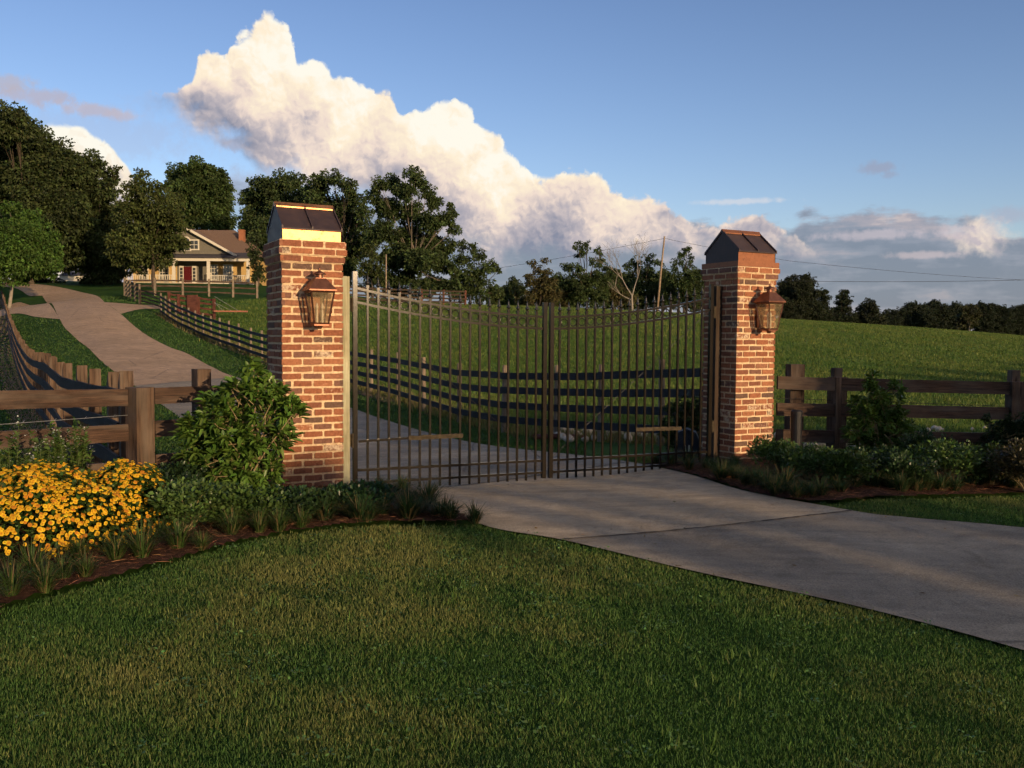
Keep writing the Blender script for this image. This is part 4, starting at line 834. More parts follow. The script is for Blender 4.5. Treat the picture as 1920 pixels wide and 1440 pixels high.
RT = [('dark treeline tree just right of the far pillar lantern', 205, [(1490, 532, 14), (1472, 545, 15), (1500, 550, 16), (1485, 565, 20), (1465, 575, 16), (1495, 590, 20), (1475, 598, 14)], (1483, 610), (.026, .034, .018)),
      ('taller forked tree right of the first treeline tree', 207, [(1512, 520, 7), (1519, 530, 9), (1510, 540, 9), (1522, 545, 10), (1516, 562, 14), (1528, 580, 14), (1510, 592, 15), (1528, 600, 10)], (1517, 612), (.026, .036, .018)),
      ('narrow leaning pine in the treeline', 209, [(1546, 545, 5), (1541, 553, 7), (1549, 560, 6), (1540, 570, 9), (1546, 582, 9), (1538, 596, 12), (1550, 602, 10)], (1543, 614), (.026, .036, .018)),
      ('upright pine with tiered tufts standing above the treeline', 212, [(1584, 547, 6), (1577, 555, 6), (1588, 561, 7), (1577, 568, 8), (1586, 577, 8), (1574, 588, 13), (1590, 598, 12), (1565, 600, 12)], (1580, 617), (.024, .034, .018)),
      ('round-topped tree right of the tiered pine', 214, [(1630, 570, 8), (1618, 580, 10), (1640, 581, 9), (1610, 596, 12), (1632, 598, 14), (1650, 600, 9), (1605, 606, 10)], (1628, 620), (.026, .034, .018))]
for lb, D, lo_, ba, cl in RT: tree('treeline_tree', lb, D, [(a, b_, r_*1.25) for a, b_, r_ in lo_], ba, cl, .38, 1.1, group='distant treeline on the right')
rr = random.Random(11); names = ['first', 'second', 'third', 'fourth', 'fifth', 'sixth', 'seventh', 'eighth', 'ninth', 'tenth', 'eleventh', 'twelfth', 'thirteenth', 'fourteenth']
xsr = [1668, 1690, 1710, 1731, 1752, 1775, 1797, 1818, 1838, 1858, 1878, 1897, 1916, 1938]
tops_ = [582, 577, 567, 570, 564, 574, 568, 571, 566, 569, 574, 577, 572, 570]
for k_, (xx, tt) in enumerate(zip(xsr, tops_)):
    yb = 622+(xx-1668)*.062; lo_ = [(xx+rr.uniform(-3, 3), tt+7, 7), (xx-7, tt+14, 9), (xx+8, tt+15, 9), (xx, tt+24, 13), (xx-9, tt+34, 11), (xx+9, tt+36, 12), (xx+rr.uniform(-4, 4), yb-14, 12)]
    light_one = k_ == 7
    tree('treeline_tree', ('paler tree with a visible thin trunk standing in front of the dark treeline' if light_one else '%s dark tree of the far row, counted from the gap left of the row' % names[k_]), (232 if light_one else 240+k_*4), [(a, b_, r_*1.3) for a, b_, r_ in (lo_[:5] if light_one else lo_)], (xx, yb+1), (.045, .05, .024) if light_one else (.022, .032, .018), .42, 1.1, 'bark_pale' if light_one else 'bark', 'distant treeline on the right')
# dark undergrowth left of the house
for k_, (bx, by, r_, lb) in enumerate([(205, 522, 17, 'dark rounded bush beside the left end of the house'), (175, 526, 15, 'dark low bush between the shed and the house bush'), (95, 527, 14, 'dark bush left of the white shed'), (60, 520, 17, 'dark bush behind the bright round tree trunk')]):
    tree('dark_bush', lb, 104, [(bx, by, r_), (bx-12, by+4, r_*.8), (bx+12, by+4, r_*.8)], (bx, by+14), (.022, .034, .014), .24, 1.3, group='bushes left of the house', trunk_r=.06)
tree('dark_bush', 'green bush at the right end of the house porch', 107, [(478, 522, 7), (488, 520, 9), (482, 528, 7)], (483, 534), (.05, .08, .02), .22, 1.2, trunk_r=.05, group='bushes by the porch')
tree('porch_tree', 'slim dark tree touching the right corner of the porch', 104, [(474, 470, 10), (480, 450, 12), (484, 480, 14), (478, 500, 10), (488, 505, 12), (482, 515, 9)], (483, 540), (.034, .05, .018), .25, 1.1)
for k_, (px_, tp_, r_, lb_) in enumerate([(962, 530, 17, 'dark tree far behind the low bushy tree left of the gate middle'), (1042, 522, 19, 'dark tree far behind the gap right of the brownish hickory'), (1150, 512, 20, 'dark tree far behind the bare tree, on its left'), (1176, 518, 18, 'dark tree far behind the bare tree trunk'), (1243, 512, 18, 'dark tree far behind the leaning pole'), (1306, 512, 17, 'dark tree far behind the upright tuft tree')]):
    tree('background_tree', lb_, 150+k_*2, [(px_, tp_, r_*.6), (px_-r_*.5, tp_+12, r_*.8), (px_+r_*.5, tp_+14, r_*.8), (px_, tp_+26, r_), (px_-r_*.6, tp_+42, r_), (px_+r_*.6, tp_+42, r_)], (px_, 586), DKG, .32, 1.2, group='second row of trees behind the field')
# bare tree
def bare():
    D = 112; B = Vector(at(1186, 583, D)); B.z = tz(B.x, B.y); t = thing('bare_tree', 'leafless pale grey tree with forking branches left of the utility pole', 'tree', tuple(B)); mb = MB(); s = D/F; r_ = random.Random(3)
    def br(p, d, L, r, k):
        q = p+d*L; m_ = (p+q)/2+Vector((r_.uniform(-.06, .06)*L, r_.uniform(-.06, .06)*L, 0)); mb.tube([p, m_, q], [r, r*.82, r*.6], 5, cap=False)
        if k == 0: return
        for _ in range(3 if k > 2 else 2):
            nd = (d+Vector((r_.uniform(-.75, .75), r_.uniform(-.6, .6), r_.uniform(-.05, .4)))).normalized(); br(q, nd, L*r_.uniform(.6, .85), r*.58, k-1)
    mb.tube([(0, 0, -.3), (-.1, 0, 2.0)], [.15, .11], 8)
    br(Vector((-.1, 0, 2.0)), Vector((-.5, .1, .85)).normalized(), 2.2, .085, 5); br(Vector((-.05, 0, 1.9)), Vector((.25, -.1, .95)).normalized(), 2.3, .09, 5); br(Vector((-.1, 0, 1.4)), Vector((-.9, 0, .45)).normalized(), 1.6, .07, 3)
    mb.obj('trunk', M['bark_pale'], t)
bare()

# trees behind the viewpoint, whose long evening shadows cross the lawn and driveway
SAZ, SEL = R(37), R(8.5); SX, SY = math.sin(SAZ), -math.cos(SAZ)
def back_tree(dist, lat, top, rad, label, seed):
    x = SX*dist-SY*lat*1.0; y = SY*dist+SX*lat; z = tz(x, y); rng = np.random.default_rng(seed); P, Dd, Cc = [], [], []
    H = top-z; t = thing('yard_tree', label, 'tree', (x, y, z), 0, 'trees behind the viewpoint')
    for _ in range(24):
        u = rng.normal(size=3); u /= np.linalg.norm(u); c = np.array([u[0]*rad*.8, u[1]*rad*.8, H-rad*.9+u[2]*rad*.8]); c[2] = min(c[2], H-.5*rng.random()); r2 = rad*rng.uniform(.2, .34)
        w_ = rng.normal(size=(80, 3)); w_ /= np.linalg.norm(w_, axis=1, keepdims=True); P.append(c+w_*rng.random((80, 1))**.4*r2); Dd.append(w_)
    P = np.concatenate(P); Dd = np.concatenate(Dd); leaves(P, Dd, .34, .24, jit(MID, len(P)), 'crown', M['leaf_tree'], t)
    b = MB(); b.tube([(0, 0, -.3), (0, 0, H*.5), (.1, .1, H*.8)], [.22, .16, .06], 8)
    for _ in range(7): b.tube([(0, 0, H*rng.uniform(.3, .6)), tuple(rng.normal(size=3)*rad*.4+np.array([0, 0, H-rad]))], [.09, .03], 5)
    b.obj('trunk', M['bark'], t)
BT = []
for k_, (l_, tp, rd) in enumerate([(6.6, 8.9, 1.2), (8.4, 8.85, 1.3), (9.7, 9.15, 1.0), (11.5, 11.4, 1.6), (13.2, 11.7, 1.8), (15.4, 11.4, 1.9), (18., 10.9, 2.), (21, 10.6, 2.2)]):
    back_tree(58+(k_ % 3)*1.5, l_-.55, tp, rd, 'slim leafy tree behind the viewpoint whose shadow crosses the lawn or driveway', 100+k_)
def shade_sapling(dist, lat, zc, r, rz, seed):  # added unseen crowns, shaped to cast narrow streaks of shade on the driveway
    x = SX*dist-SY*lat; y = SY*dist+SX*lat; z = tz(x, y); rng = np.random.default_rng(seed); t = thing('shade_sapling', 'slim young tree added unseen behind the viewpoint, shaped to lay a narrow streak of shadow', 'tree', (x, y, z), 0, 'young trees added behind the viewpoint for shadow streaks')
    P = []; 
    for _ in range(16):
        u = rng.normal(size=3); u /= np.linalg.norm(u); c = np.array([0, 0, zc-z])+u*rng.random()**.4*np.array([r, r, rz])*.8; w_ = rng.normal(size=(75, 3)); w_ /= np.linalg.norm(w_, axis=1, keepdims=True); P.append(c+w_*rng.random((75, 1))**.4*r*.55)
    P = np.concatenate(P); leaves(P, rng.normal(size=P.shape), .10, .06, jit(MID, len(P)), 'crown', M['leaf_tree'], t)
    b = MB(); b.tube([(0, 0, -.2), (0, 0, zc-z), (0, 0, zc-z+rz*.8)], [.05, .03, .01], 6); b.obj('trunk', M['bark'], t)
for k_, (l_, zc, r, rz) in enumerate([(5.1, 4.2, .22, .55), (5.75, 4.5, .2, .5), (6.3, 4.15, .26, .5), (7.05, 4.45, .18, .6), (7.5, 4.1, .24, .45), (8.05, 4.4, .2, .5), (4.15, 4.75, .42, .3), (5.45, 3.95, .3, .2), (6.8, 3.9, .35, .2), (7.7, 3.85, .4, .2), (8.6, 3.9, .35, .25), (9.9, 4.3, .35, .6), (10.7, 4.4, .35, .6)]):
    shade_sapling(24, l_-.55, zc, r, rz, 200+k_)
for k_, (l_, tp, rd) in enumerate([(40, 9.3, 2.4), (44.5, 9.8, 2.6), (49, 9.4, 2.4), (54, 9.9, 2.7), (59, 9.6, 2.6)]):
    back_tree(41, l_, tp, rd, 'leafy tree right of the viewpoint whose shadow crosses the pasture', 140+k_)

# ------------------------------------------------------------------ shrubs and flowers
def laurel(px, D, lobes, label, n_tips=230, col=(.055, .105, .022), L=.085, seed=1, nm='laurel_shrub', wr=9):
    """lobes: (px, py, r_px) at distance D; woody stems fork from the base, tips carry whorls of long leaves"""
    rng = np.random.default_rng(seed); base = np.array([*gw(px, D), 0.]); base[2] = tz(base[0], base[1]); s = D/F
    t = thing(nm, label, 'shrub', tuple(base)); mb = MB(); P, Dd, Cc, Ll = [], [], [], []; tot = sum(l[2]**2 for l in lobes)
    nst = 7; stems = []
    for i_ in range(nst):
        a = rng.uniform(0, 6.28); l = lobes[rng.integers(0, len(lobes))]; c = np.array(at(l[0], l[1], D))-base; c[1] += rng.uniform(-.15, .15)
        m_ = c*.5+np.array([rng.uniform(-.05, .05), rng.uniform(-.05, .05), .05]); stems.append((m_, c)); b0 = (math.cos(a)*.04, math.sin(a)*.04, -.05)
        mb.tube([b0, tuple(m_*.5+rng.normal(size=3)*.015), tuple(m_), tuple(c)], [.011, .009, .007, .004], 5)
    for l in lobes:
        c = np.array(at(l[0], l[1], D))-base; r = l[2]*s; k_ = int(n_tips*l[2]**2/tot)
        dep = r*1.05
        for _ in range(k_):
            u = rng.normal(size=3); u /= np.linalg.norm(u); rad = rng.uniform(.45, 1.05); tip = c+u*rad*np.array([r, dep, r]);
            if tip[2] < .06: continue
            ax = u*.7+np.array([0, 0, .75])+rng.normal(size=3)*.25; ax /= np.linalg.norm(ax)
            m_, c2 = stems[rng.integers(0, nst)]; j = m_+(c2-m_)*rng.random()
            if rng.random() < .5: mb.tube([tuple(j*.4+tip*.6-np.array([0, 0, .02])), tuple(tip-ax*.06), tuple(tip)], [.0035, .003, .002], 4, cap=False)
            n3 = rng.integers(wr-3, wr+3); th = rng.uniform(0, 6.28)+np.arange(n3)*2.4; e1 = np.cross(ax, [.3, .5, .2]); e1 /= np.linalg.norm(e1); e2 = np.cross(ax, e1)
            out_ = rng.uniform(.5, 1.2, n3)[:, None]; d = ax[None]*(1-.25*out_)+out_*(np.cos(th)[:, None]*e1+np.sin(th)[:, None]*e2)
            P.append(tip-ax*np.linspace(.05, 0, n3)[:, None]); Dd.append(d); br_ = rng.uniform(.7, 1.3)*(1.15 if rng.random() < .3 else 1)
            Cc.append(np.array(col)[None]*br_*(1+rng.normal(size=(n3, 1))*.18)*(1+rng.normal(size=(n3, 3))*.06)); Ll.append(L*rng.uniform(.7, 1.25, n3))
    P = np.concatenate(P); Dd = np.concatenate(Dd); Cc = np.clip(np.concatenate(Cc), .004, .6); Ll = np.concatenate(Ll)
    up = np.tile([0, 0, 1.], (len(P), 1)); leaves(P, Dd, Ll, Ll*.3, Cc, 'foliage', M['leaf_gloss'], t, hero=True, up=up, droop=.28)
    mb.obj('stems', M['twig'], t); return t
laurel(435, 7.75, [(470, 690, 22), (490, 730, 34), (445, 745, 45), (405, 775, 42), (520, 745, 28), (555, 775, 18), (540, 765, 26), (380, 800, 34), (430, 810, 52), (485, 810, 46), (525, 820, 30), (360, 845, 28), (405, 865, 40), (455, 870, 44), (500, 880, 34), (350, 800, 18), (465, 915, 30), (415, 905, 26)],
       'big leafy laurel shrub with upright shoots in front of the near pillar', 520, (.085, .155, .028), .10, 3)
laurel(1650, 10.35, [(1636, 702, 10), (1632, 720, 14), (1645, 740, 20), (1683, 725, 14), (1615, 765, 24), (1670, 765, 28), (1640, 790, 34), (1690, 800, 26), (1605, 805, 24), (1650, 835, 38), (1700, 835, 24), (1612, 845, 24), (1672, 865, 26), (1640, 870, 26)],
       'tall thin-topped laurel shrub in front of the right fence', 400, (.070, .125, .026), .09, 5)
laurel(1895, 10.6, [(1862, 790, 16), (1880, 810, 26), (1905, 800, 28), (1935, 800, 30), (1865, 835, 28), (1905, 845, 34), (1940, 850, 34), (1880, 870, 26), (1920, 880, 28)], 'dense dark shrub at the right edge of the photo', 420, (.020, .036, .014), .07, 6, 'dark_shrub')
laurel(1285, 12.6, [(1300, 760, 22), (1270, 770, 24), (1255, 800, 22), (1290, 800, 30), (1320, 790, 24), (1270, 830, 26), (1310, 835, 28), (1335, 820, 18), (1290, 850, 22)], 'dark leafy shrub seen through the bars behind the far gate leaf', 330, (.026, .048, .016), .08, 8, 'dark_shrub')

def low_shrub(px, py, w, h, label, col, seed, D=None, n_=2600, L=.034):
    """py = foot of the shrub in the photo; w, h in metres"""
    rng = np.random.default_rng(seed); bx, by = g(px, py) if D is None else gw(px, D); bz = tz(bx, by)
    t = thing('hawthorn_shrub', label, 'shrub', (bx, by, bz), 0, 'low clipped shrubs'); w *= 1.12; h *= 1.1; n_ = int(n_*1.35); nc = 36; P, Dd, Cc = [], [], []; mb = MB()
    for _ in range(nc):
        a = rng.uniform(0, 6.28); r = math.sqrt(rng.random())*.8; ph = rng.uniform(.2, 1); cx, cy = math.cos(a)*r*w/2, math.sin(a)*r*w/2; cz = h*(.25+.6*ph*math.sqrt(max(0, 1-r*r*.8)))
        mb.tube([(0, 0, -.02), (cx*.5, cy*.5, cz*.6), (cx, cy, cz)], [.006, .004, .002], 4, cap=False)
        k_ = n_//nc; u = rng.normal(size=(k_, 3)); u /= np.linalg.norm(u, axis=1, keepdims=True); u[:, 2] = np.abs(u[:, 2])*rng.choice([-.5, 1, 1], k_); rr_ = rng.uniform(.5, 1.1, (k_, 1))
        p = np.array([cx, cy, cz])+u*rr_*np.array([w*.17, w*.17, h*.22]); P.append(p); Dd.append(u+np.array([0, 0, .4])+rng.normal(size=(k_, 3))*.4)
        k2 = rng.uniform(.65, 1.3); Cc.append(np.array(col)[None]*k2*(1+rng.normal(size=(k_, 1))*.22)*(1+rng.normal(size=(k_, 3))*.06))
    P = np.concatenate(P); Dd = np.concatenate(Dd); Cc = np.clip(np.concatenate(Cc), .004, .6); ok = P[:, 2] > .005; P, Dd, Cc = P[ok], Dd[ok], Cc[ok]
    Lr = L*rng.uniform(.6, 1.3, len(P)); leaves(P, Dd, Lr, Lr*.55, Cc, 'foliage', M['leaf_gloss'], t, hero=True, up=np.tile([0, 0, 1.], (len(P), 1)), droop=.12)
    mb.obj('stems', M['twig'], t)
HG = (.068, .115, .032); HD = (.030, .058, .022)
low_shrub(345, 1003, .44, .32, 'low green shrub right against the yellow flowers', HG, 21)
low_shrub(305, 950, .5, .25, 'low shrub at the foot of the left fence post', HD, 22)
low_shrub(415, 985, .50, .24, 'low light green shrub left of the laurel foot', HG, 23)
low_shrub(470, 985, .48, .23, 'low light green shrub below the laurel', (.06, .105, .026), 24)
low_shrub(540, 978, .50, .22, 'low dark shrub at the left corner of the near pillar foot', HD, 25)
low_shrub(605, 970, .48, .20, 'low dark shrub centred at the near pillar foot', HD, 26)
low_shrub(672, 965, .54, .22, 'low dark green shrub below the gold gate stile', (.022, .055, .022), 27)
low_shrub(350, 930, .5, .26, 'dark shrub between the left fence and the laurel', HD, 28)
low_shrub(1450, 892, .50, .36, 'low green shrub against the right side of the far pillar', HG, 31)
low_shrub(1520, 905, .52, .34, 'low green shrub below the black utility post', HG, 32)
low_shrub(1592, 920, .42, .34, 'small bright shrub below the right fence corner post', (.055, .095, .024), 33)
low_shrub(1640, 905, .5, .32, 'low dark shrub at the foot of the tall laurel', HD, 34)
low_shrub(1700, 918, .46, .30, 'low shrub just right of the tall laurel', HD, 35)
low_shrub(1775, 912, .62, .40, 'rounded green shrub in the middle of the right bed', HG, 36)
low_shrub(1860, 915, .50, .38, 'upright light shrub in front of the dark edge shrub', (.055, .09, .024), 37)
low_shrub(1930, 930, .6, .46, 'brownish dark shrub at the right picture edge', (.04, .036, .018), 38)
low_shrub(1735, 885, .5, .4, 'dark shrub behind the rounded shrub of the right bed', HD, 39)

# grass-like border tufts (individual plants)
def tuft_mesh(seed, n_=190, h=.24, col=(.05, .085, .022)):
    rng = np.random.default_rng(seed); a = rng.uniform(0, 6.28, n_); r = rng.random(n_)*.045; lean = rng.uniform(.15, 1.5, n_); L = h*rng.uniform(.5, 1.2, n_); V = []; Cv = []
    ca, sa = np.cos(a), np.sin(a); p0 = np.stack([ca*r, sa*r, np.zeros(n_)], 1); sd = np.stack([-sa, ca, np.zeros(n_)], 1)*.0028
    def pt(t_): return p0+np.stack([ca*lean*t_**1.7*L*.85, sa*lean*t_**1.7*L*.85, L*(t_-.32*lean*t_**2.4)], 1)
    q = [p0-sd, p0+sd, pt(.5)+sd, pt(.5)-sd, pt(1.)+sd*.15, pt(1.)-sd*.15]; V = np.stack(q, 1).reshape(-1, 3); b = np.arange(n_)[:, None]*6
    Fq = np.concatenate([b+np.array([0, 1, 2, 3]), b+np.array([3, 2, 4, 5])]); c = np.array(col)[None]*rng.uniform(.5, 1.5, (n_, 1))*(1+rng.normal(size=(n_, 3))*.08)
    dry = rng.random(n_) < .14; c[dry] = np.array([.18, .13, .06]); return fast('blades', V, Fq, np.repeat(np.clip(c, .003, .6), 6, 0), M['grass'], mesh_only=True)
TM = [tuft_mesh(s) for s in range(4)]; TD = [tuft_mesh(s+10, 240, .24, (.026, .055, .020)) for s in range(3)]
def tuft(px, py, sc_, dark, label, grp):
    sc_ *= random.uniform(.68, .95); px += random.uniform(-9, 9); py += random.uniform(-7, 5)
    x, y = g(px, py); me = random.choice(TD if dark else TM); o = link('grass_tuft', me, None, (x, y, tz(x, y)+.02)); o.rotation_euler = (0, 0, random.uniform(0, 6.28)); o.scale = (sc_, sc_, sc_*random.uniform(.85, 1.1)); tag(o, label, 'grass tuft', grp)
for i_, (px, py, s_) in enumerate([(-30, 1150, 1.1), (20, 1125, 1.1), (60, 1100, 1.05), (120, 1098, .95), (165, 1085, .9), (210, 1062, 1.1), (268, 1055, 1.05), (325, 1040, 1.05), (385, 1032, .9), (435, 1012, .9), (478, 1000, .9), (525, 1000, .95), (565, 992, .9), (150, 1060, 1), (300, 1020, .9), (95, 1122, .8)]):
    tuft(px, py, s_, False, 'green border grass tuft along the mulch edge below the flowers and low shrubs', 'border grass tufts of the left bed')
for i_, (px, py) in enumerate([(610, 982), (650, 980), (690, 978), (725, 975), (758, 978), (790, 975), (822, 980), (852, 984), (882, 990), (700, 955), (735, 950), (765, 958), (795, 962), (720, 930), (750, 938), (640, 965), (672, 985), (775, 985), (835, 968)]):
    tuft(px, py, random.uniform(.9, 1.15), True, 'dark green grass tuft at the pointed end of the left bed by the gate', 'dark border grass tufts by the gate')
for i_ in range(34):
    px = 1350+i_*17.5; py = (905+min(i_, 9)*4+random.uniform(-12, 6)) if i_ < 12 else 925+random.uniform(-14, 3)
    tuft(px, py, random.uniform(.85, 1.15), True, 'dark green border grass tuft in the right bed', 'border grass tufts of the right bed')
for px, py in [(1235, 878), (1265, 882), (1300, 886), (1330, 888), (1290, 874), (1325, 878), (1360, 895), (1255, 870), (1385, 890), (1370, 880), (1345, 902)]:
    tuft(px, py, random.uniform(.8, 1.1), True, 'dark grass tuft at the foot of the far pillar and its gate leaf', 'grass tufts at the far pillar')

# pine straw lying on the mulch
x = RNG.uniform(-6.5, -.3, 26000); y = RNG.uniform(3, 9, 26000); k = inpoly(x, y, bedL_poly); x1_ = RNG.uniform(1.8, 9, 20000); y1_ = RNG.uniform(7.5, 11.5, 20000); k1 = inpoly(x1_, y1_, bedR_poly)
for nm_, xx, yy, lb in (('pine_straw', x[k], y[k], 'reddish pine straw mulch scattered in the left flower bed'), ('pine_straw', x1_[k1], y1_[k1], 'brown pine straw mulch scattered in the right bed')):
    n_ = len(xx); P = np.stack([xx, yy, TZ(xx, yy)+.045+RNG.random(n_)*.02], 1); a = RNG.uniform(0, 6.28, n_); D_ = np.stack([np.cos(a), np.sin(a), RNG.normal(size=n_)*.15], 1)
    o = leaves(P, D_, .09*RNG.uniform(.5, 1.4, n_), .0035, jit((.23, .105, .055), n_, .4, .1), nm_, M['straw'], up=np.tile([0, 0, 1.], (n_, 1)), droop=.05); tag(o, lb, 'mulch', kind='stuff')
# scattered fallen leaves and stems in the lawn: a few taller weeds
wx, wy = scatter(260, 300, 1500, 3.2, 8); k = keep(wx, wy); wx, wy = wx[k], wy[k]; n_ = len(wx)
wx = np.repeat(wx, 7)+RNG.normal(size=n_*7)*.018; wy = np.repeat(wy, 7)+RNG.normal(size=n_*7)*.018; n_ = len(wx)
blades('lawn_weeds', wx, wy, .04+.035*RNG.random(n_), np.full(n_, .006), jit((.10, .17, .04), n_, .25, .08), 'taller pale grass weeds standing up from the lawn', .3)

wx, wy = scatter(420, 40, 1900, 2.8, 8.5); k = keep(wx, wy); wx, wy = wx[k], wy[k]; n_ = len(wx)
wx = np.repeat(wx, 9)+RNG.normal(size=n_*9)*.03; wy = np.repeat(wy, 9)+RNG.normal(size=n_*9)*.03; n_ = len(wx); a = RNG.uniform(0, 6.28, n_)
o = leaves(np.stack([wx, wy, TZ(wx, wy)+.022+.012*RNG.random(n_)], 1), np.stack([np.cos(a), np.sin(a), .25+.3*RNG.random(n_)], 1), .018*RNG.uniform(.6, 1.3, n_), .013, jit((.085, .165, .05), n_, .25, .08), 'clover', M['leaf'], up=np.tile([0, 0, 1.], (n_, 1)), droop=.1); tag(o, 'low clover and broad weeds growing through the front lawn', 'clover', kind='stuff')
u_ = RNG.random(150); ii = RNG.integers(8, J2+30, 150); e_ = np.where(RNG.random(150) < .7, RNG.random(150)**2*.25, RNG.random(150)); e_ = np.where(RNG.random(150) < .5, e_, 1-e_); Q = DL[ii]*(1-e_[:, None])+DR[ii]*e_[:, None]; a = RNG.uniform(0, 6.28, 150)
o = leaves(np.stack([Q[:, 0], Q[:, 1], TZ(Q[:, 0], Q[:, 1])+.022], 1), np.stack([np.cos(a), np.sin(a), .08+.1*RNG.random(150)], 1), .035*RNG.uniform(.4, 1.3, 150), .016, jit((.22, .15, .08), 150, .4, .15), 'leaf_litter', M['straw'], up=np.tile([0, 0, 1.], (150, 1)), droop=.05); tag(o, 'dry leaf bits scattered on the concrete driveway', 'leaf litter', kind='stuff')
# yellow flower mounds
def mound(cx, cy, rx, ry, h, label, nb, seed):
    rng = np.random.default_rng(seed); z = tz(cx, cy); t = thing('lantana_plant', label, 'flowering plant', (cx, cy, z), 0, 'yellow flowering plants')
    def surf(n_, lo=.0):
        a = rng.uniform(0, 6.28, n_); u = rng.uniform(lo, 1, n_)**.5; el = rng.uniform(0, 1, n_)**.75*math.pi/2
        nx, ny, nz = np.cos(a)*np.cos(el), np.sin(a)*np.cos(el), np.sin(el); lump = 1+.10*np.sin(a*5+seed)+.08*np.sin(a*9+el*6)+.06*np.sin(el*11+a*3)
        return np.stack([nx*rx*lump, ny*ry*lump, nz*h*lump*1.0+.02], 1), np.stack([nx/rx, ny/ry, nz/h], 1)
    n_ = 9000; P, Nn = surf(n_); P *= (1-.35*rng.random((n_, 1))**2); L = .045*rng.uniform(.6, 1.2, n_)
    leaves(P, unit(Nn)+rng.normal(size=(n_, 3))*.6, L, L*.45, jit((.045, .085, .018), n_, .25, .08), 'foliage', M['leaf'], t, hero=True, up=np.tile([0, 0, 1.], (n_, 1)), droop=.2)
    P, Nn = surf(nb); Nn = unit(unit(Nn)+rng.normal(size=(nb, 3))*.25+np.array([.15, -.2, .15])); P += Nn*rng.uniform(.0, .04, (nb, 1)); r = .0128*rng.uniform(.6, 1.35, (nb, 1))
    e1 = unit(np.cross(Nn, [.2, .3, .9])); e2 = np.cross(Nn, e1); V = [P+Nn*.004]; C0 = np.tile([.50, .17, .01], (nb, 1)); Cs = [C0]
    yl = np.array([.90, .58, .03])*(1+rng.normal(size=(nb, 1))*.16); yl = np.where(rng.random((nb, 1)) < .12, yl*np.array([.75, .5, .9]), yl); yl = np.clip(yl, .01, .95)
    for k_ in range(8):
        th = k_*math.pi/4; V.append(P+(e1*math.cos(th)+e2*math.sin(th))*r*(1. if k_ % 2 else .88)-Nn*.001); Cs.append(yl)
    V = np.stack(V, 1).reshape(-1, 3); Cs = np.stack(Cs, 1).reshape(-1, 3); b = np.arange(nb)[:, None]*9
    Fq = np.concatenate([b+np.array([0, 1, 2, 3]), b+np.array([0, 3, 4, 5]), b+np.array([0, 5, 6, 7]), b+np.array([0, 7, 8, 1])])
    o = fast('blossoms', V, Fq, Cs, M['petal'], t); o['kind'] = 'stuff'
mound(-2.99, 5.72, .60, .52, .40, 'large mound of yellow blossoms at the left edge of the photo', 3700, 2)
mound(-2.60, 6.10, .33, .36, .37, 'smaller mound of yellow blossoms nearest the left fence post', 1500, 3)
mound(-3.85, 5.25, .60, .50, .42, 'yellow blossom mound reaching out of the left picture edge', 1100, 4)
# upright leafy perennials with small white flowers
def perennial(px, D, h, label, seed, white=True):
    rng = np.random.default_rng(seed); bx, by = gw(px, D); t = thing('perennial_plant', label, 'plant', (bx, by, tz(bx, by)), 0, 'upright plants behind the yellow flowers'); mb = MB(); P, Dd, W_ = [], [], []
    for _ in range(18):
        a = rng.uniform(0, 6.28); r = rng.random()*.13; tx, ty, tz_ = math.cos(a)*r*1.6, math.sin(a)*r*1.6, h*rng.uniform(.7, 1.05); b0 = np.array([math.cos(a)*r*.5, math.sin(a)*r*.5, 0]); tp = np.array([tx, ty, tz_])
        mb.tube([tuple(b0), tuple((b0+tp)/2+rng.normal(size=3)*.01), tuple(tp)], [.004, .003, .002], 4, cap=False)
        k_ = 64; u = rng.uniform(.15, 1.02, k_)[:, None]; P.append(b0+(tp-b0)*u); th = rng.uniform(0, 6.28, k_); Dd.append(np.stack([np.cos(th), np.sin(th), rng.uniform(.3, 1.1, k_)], 1))
        if rng.random() < .6: W_.append(tp+rng.normal(size=(7, 3))*.016)
    P = np.concatenate(P); Dd = np.concatenate(Dd); L = .045*rng.uniform(.6, 1.2, len(P)); leaves(P, Dd, L, L*.35, jit((.075, .125, .03), len(P), .25, .08), 'foliage', M['leaf'], t, hero=True, up=np.tile([0, 0, 1.], (len(P), 1)), droop=.1)
    mb.obj('stems', M['green_stem'], t)
    if white:
        W_ = np.concatenate(W_); o = leaves(W_, rng.normal(size=W_.shape)*np.array([1, 1, .2]), .014, .012, np.tile([.72, .74, .66], (len(W_), 1)), 'blossoms', M['petal'], t, up=np.tile([0, 0, 1.], (len(W_), 1)), droop=0); o['kind'] = 'stuff'
perennial(8, 6.25, .70, 'tall green plant at the left picture edge behind the yellow flowers', 41)
perennial(75, 6.5, .55, 'green plant with white flowers second from the left edge', 42)
perennial(102, 6.7, .62, 'bushy green plant behind the middle of the yellow flowers', 43)
perennial(140, 6.8, .66, 'upright green plant with pale spikes nearest the fence post', 44)
perennial(45, 6.4, .48, 'short white-flowered plant low behind the yellow flowers', 45)

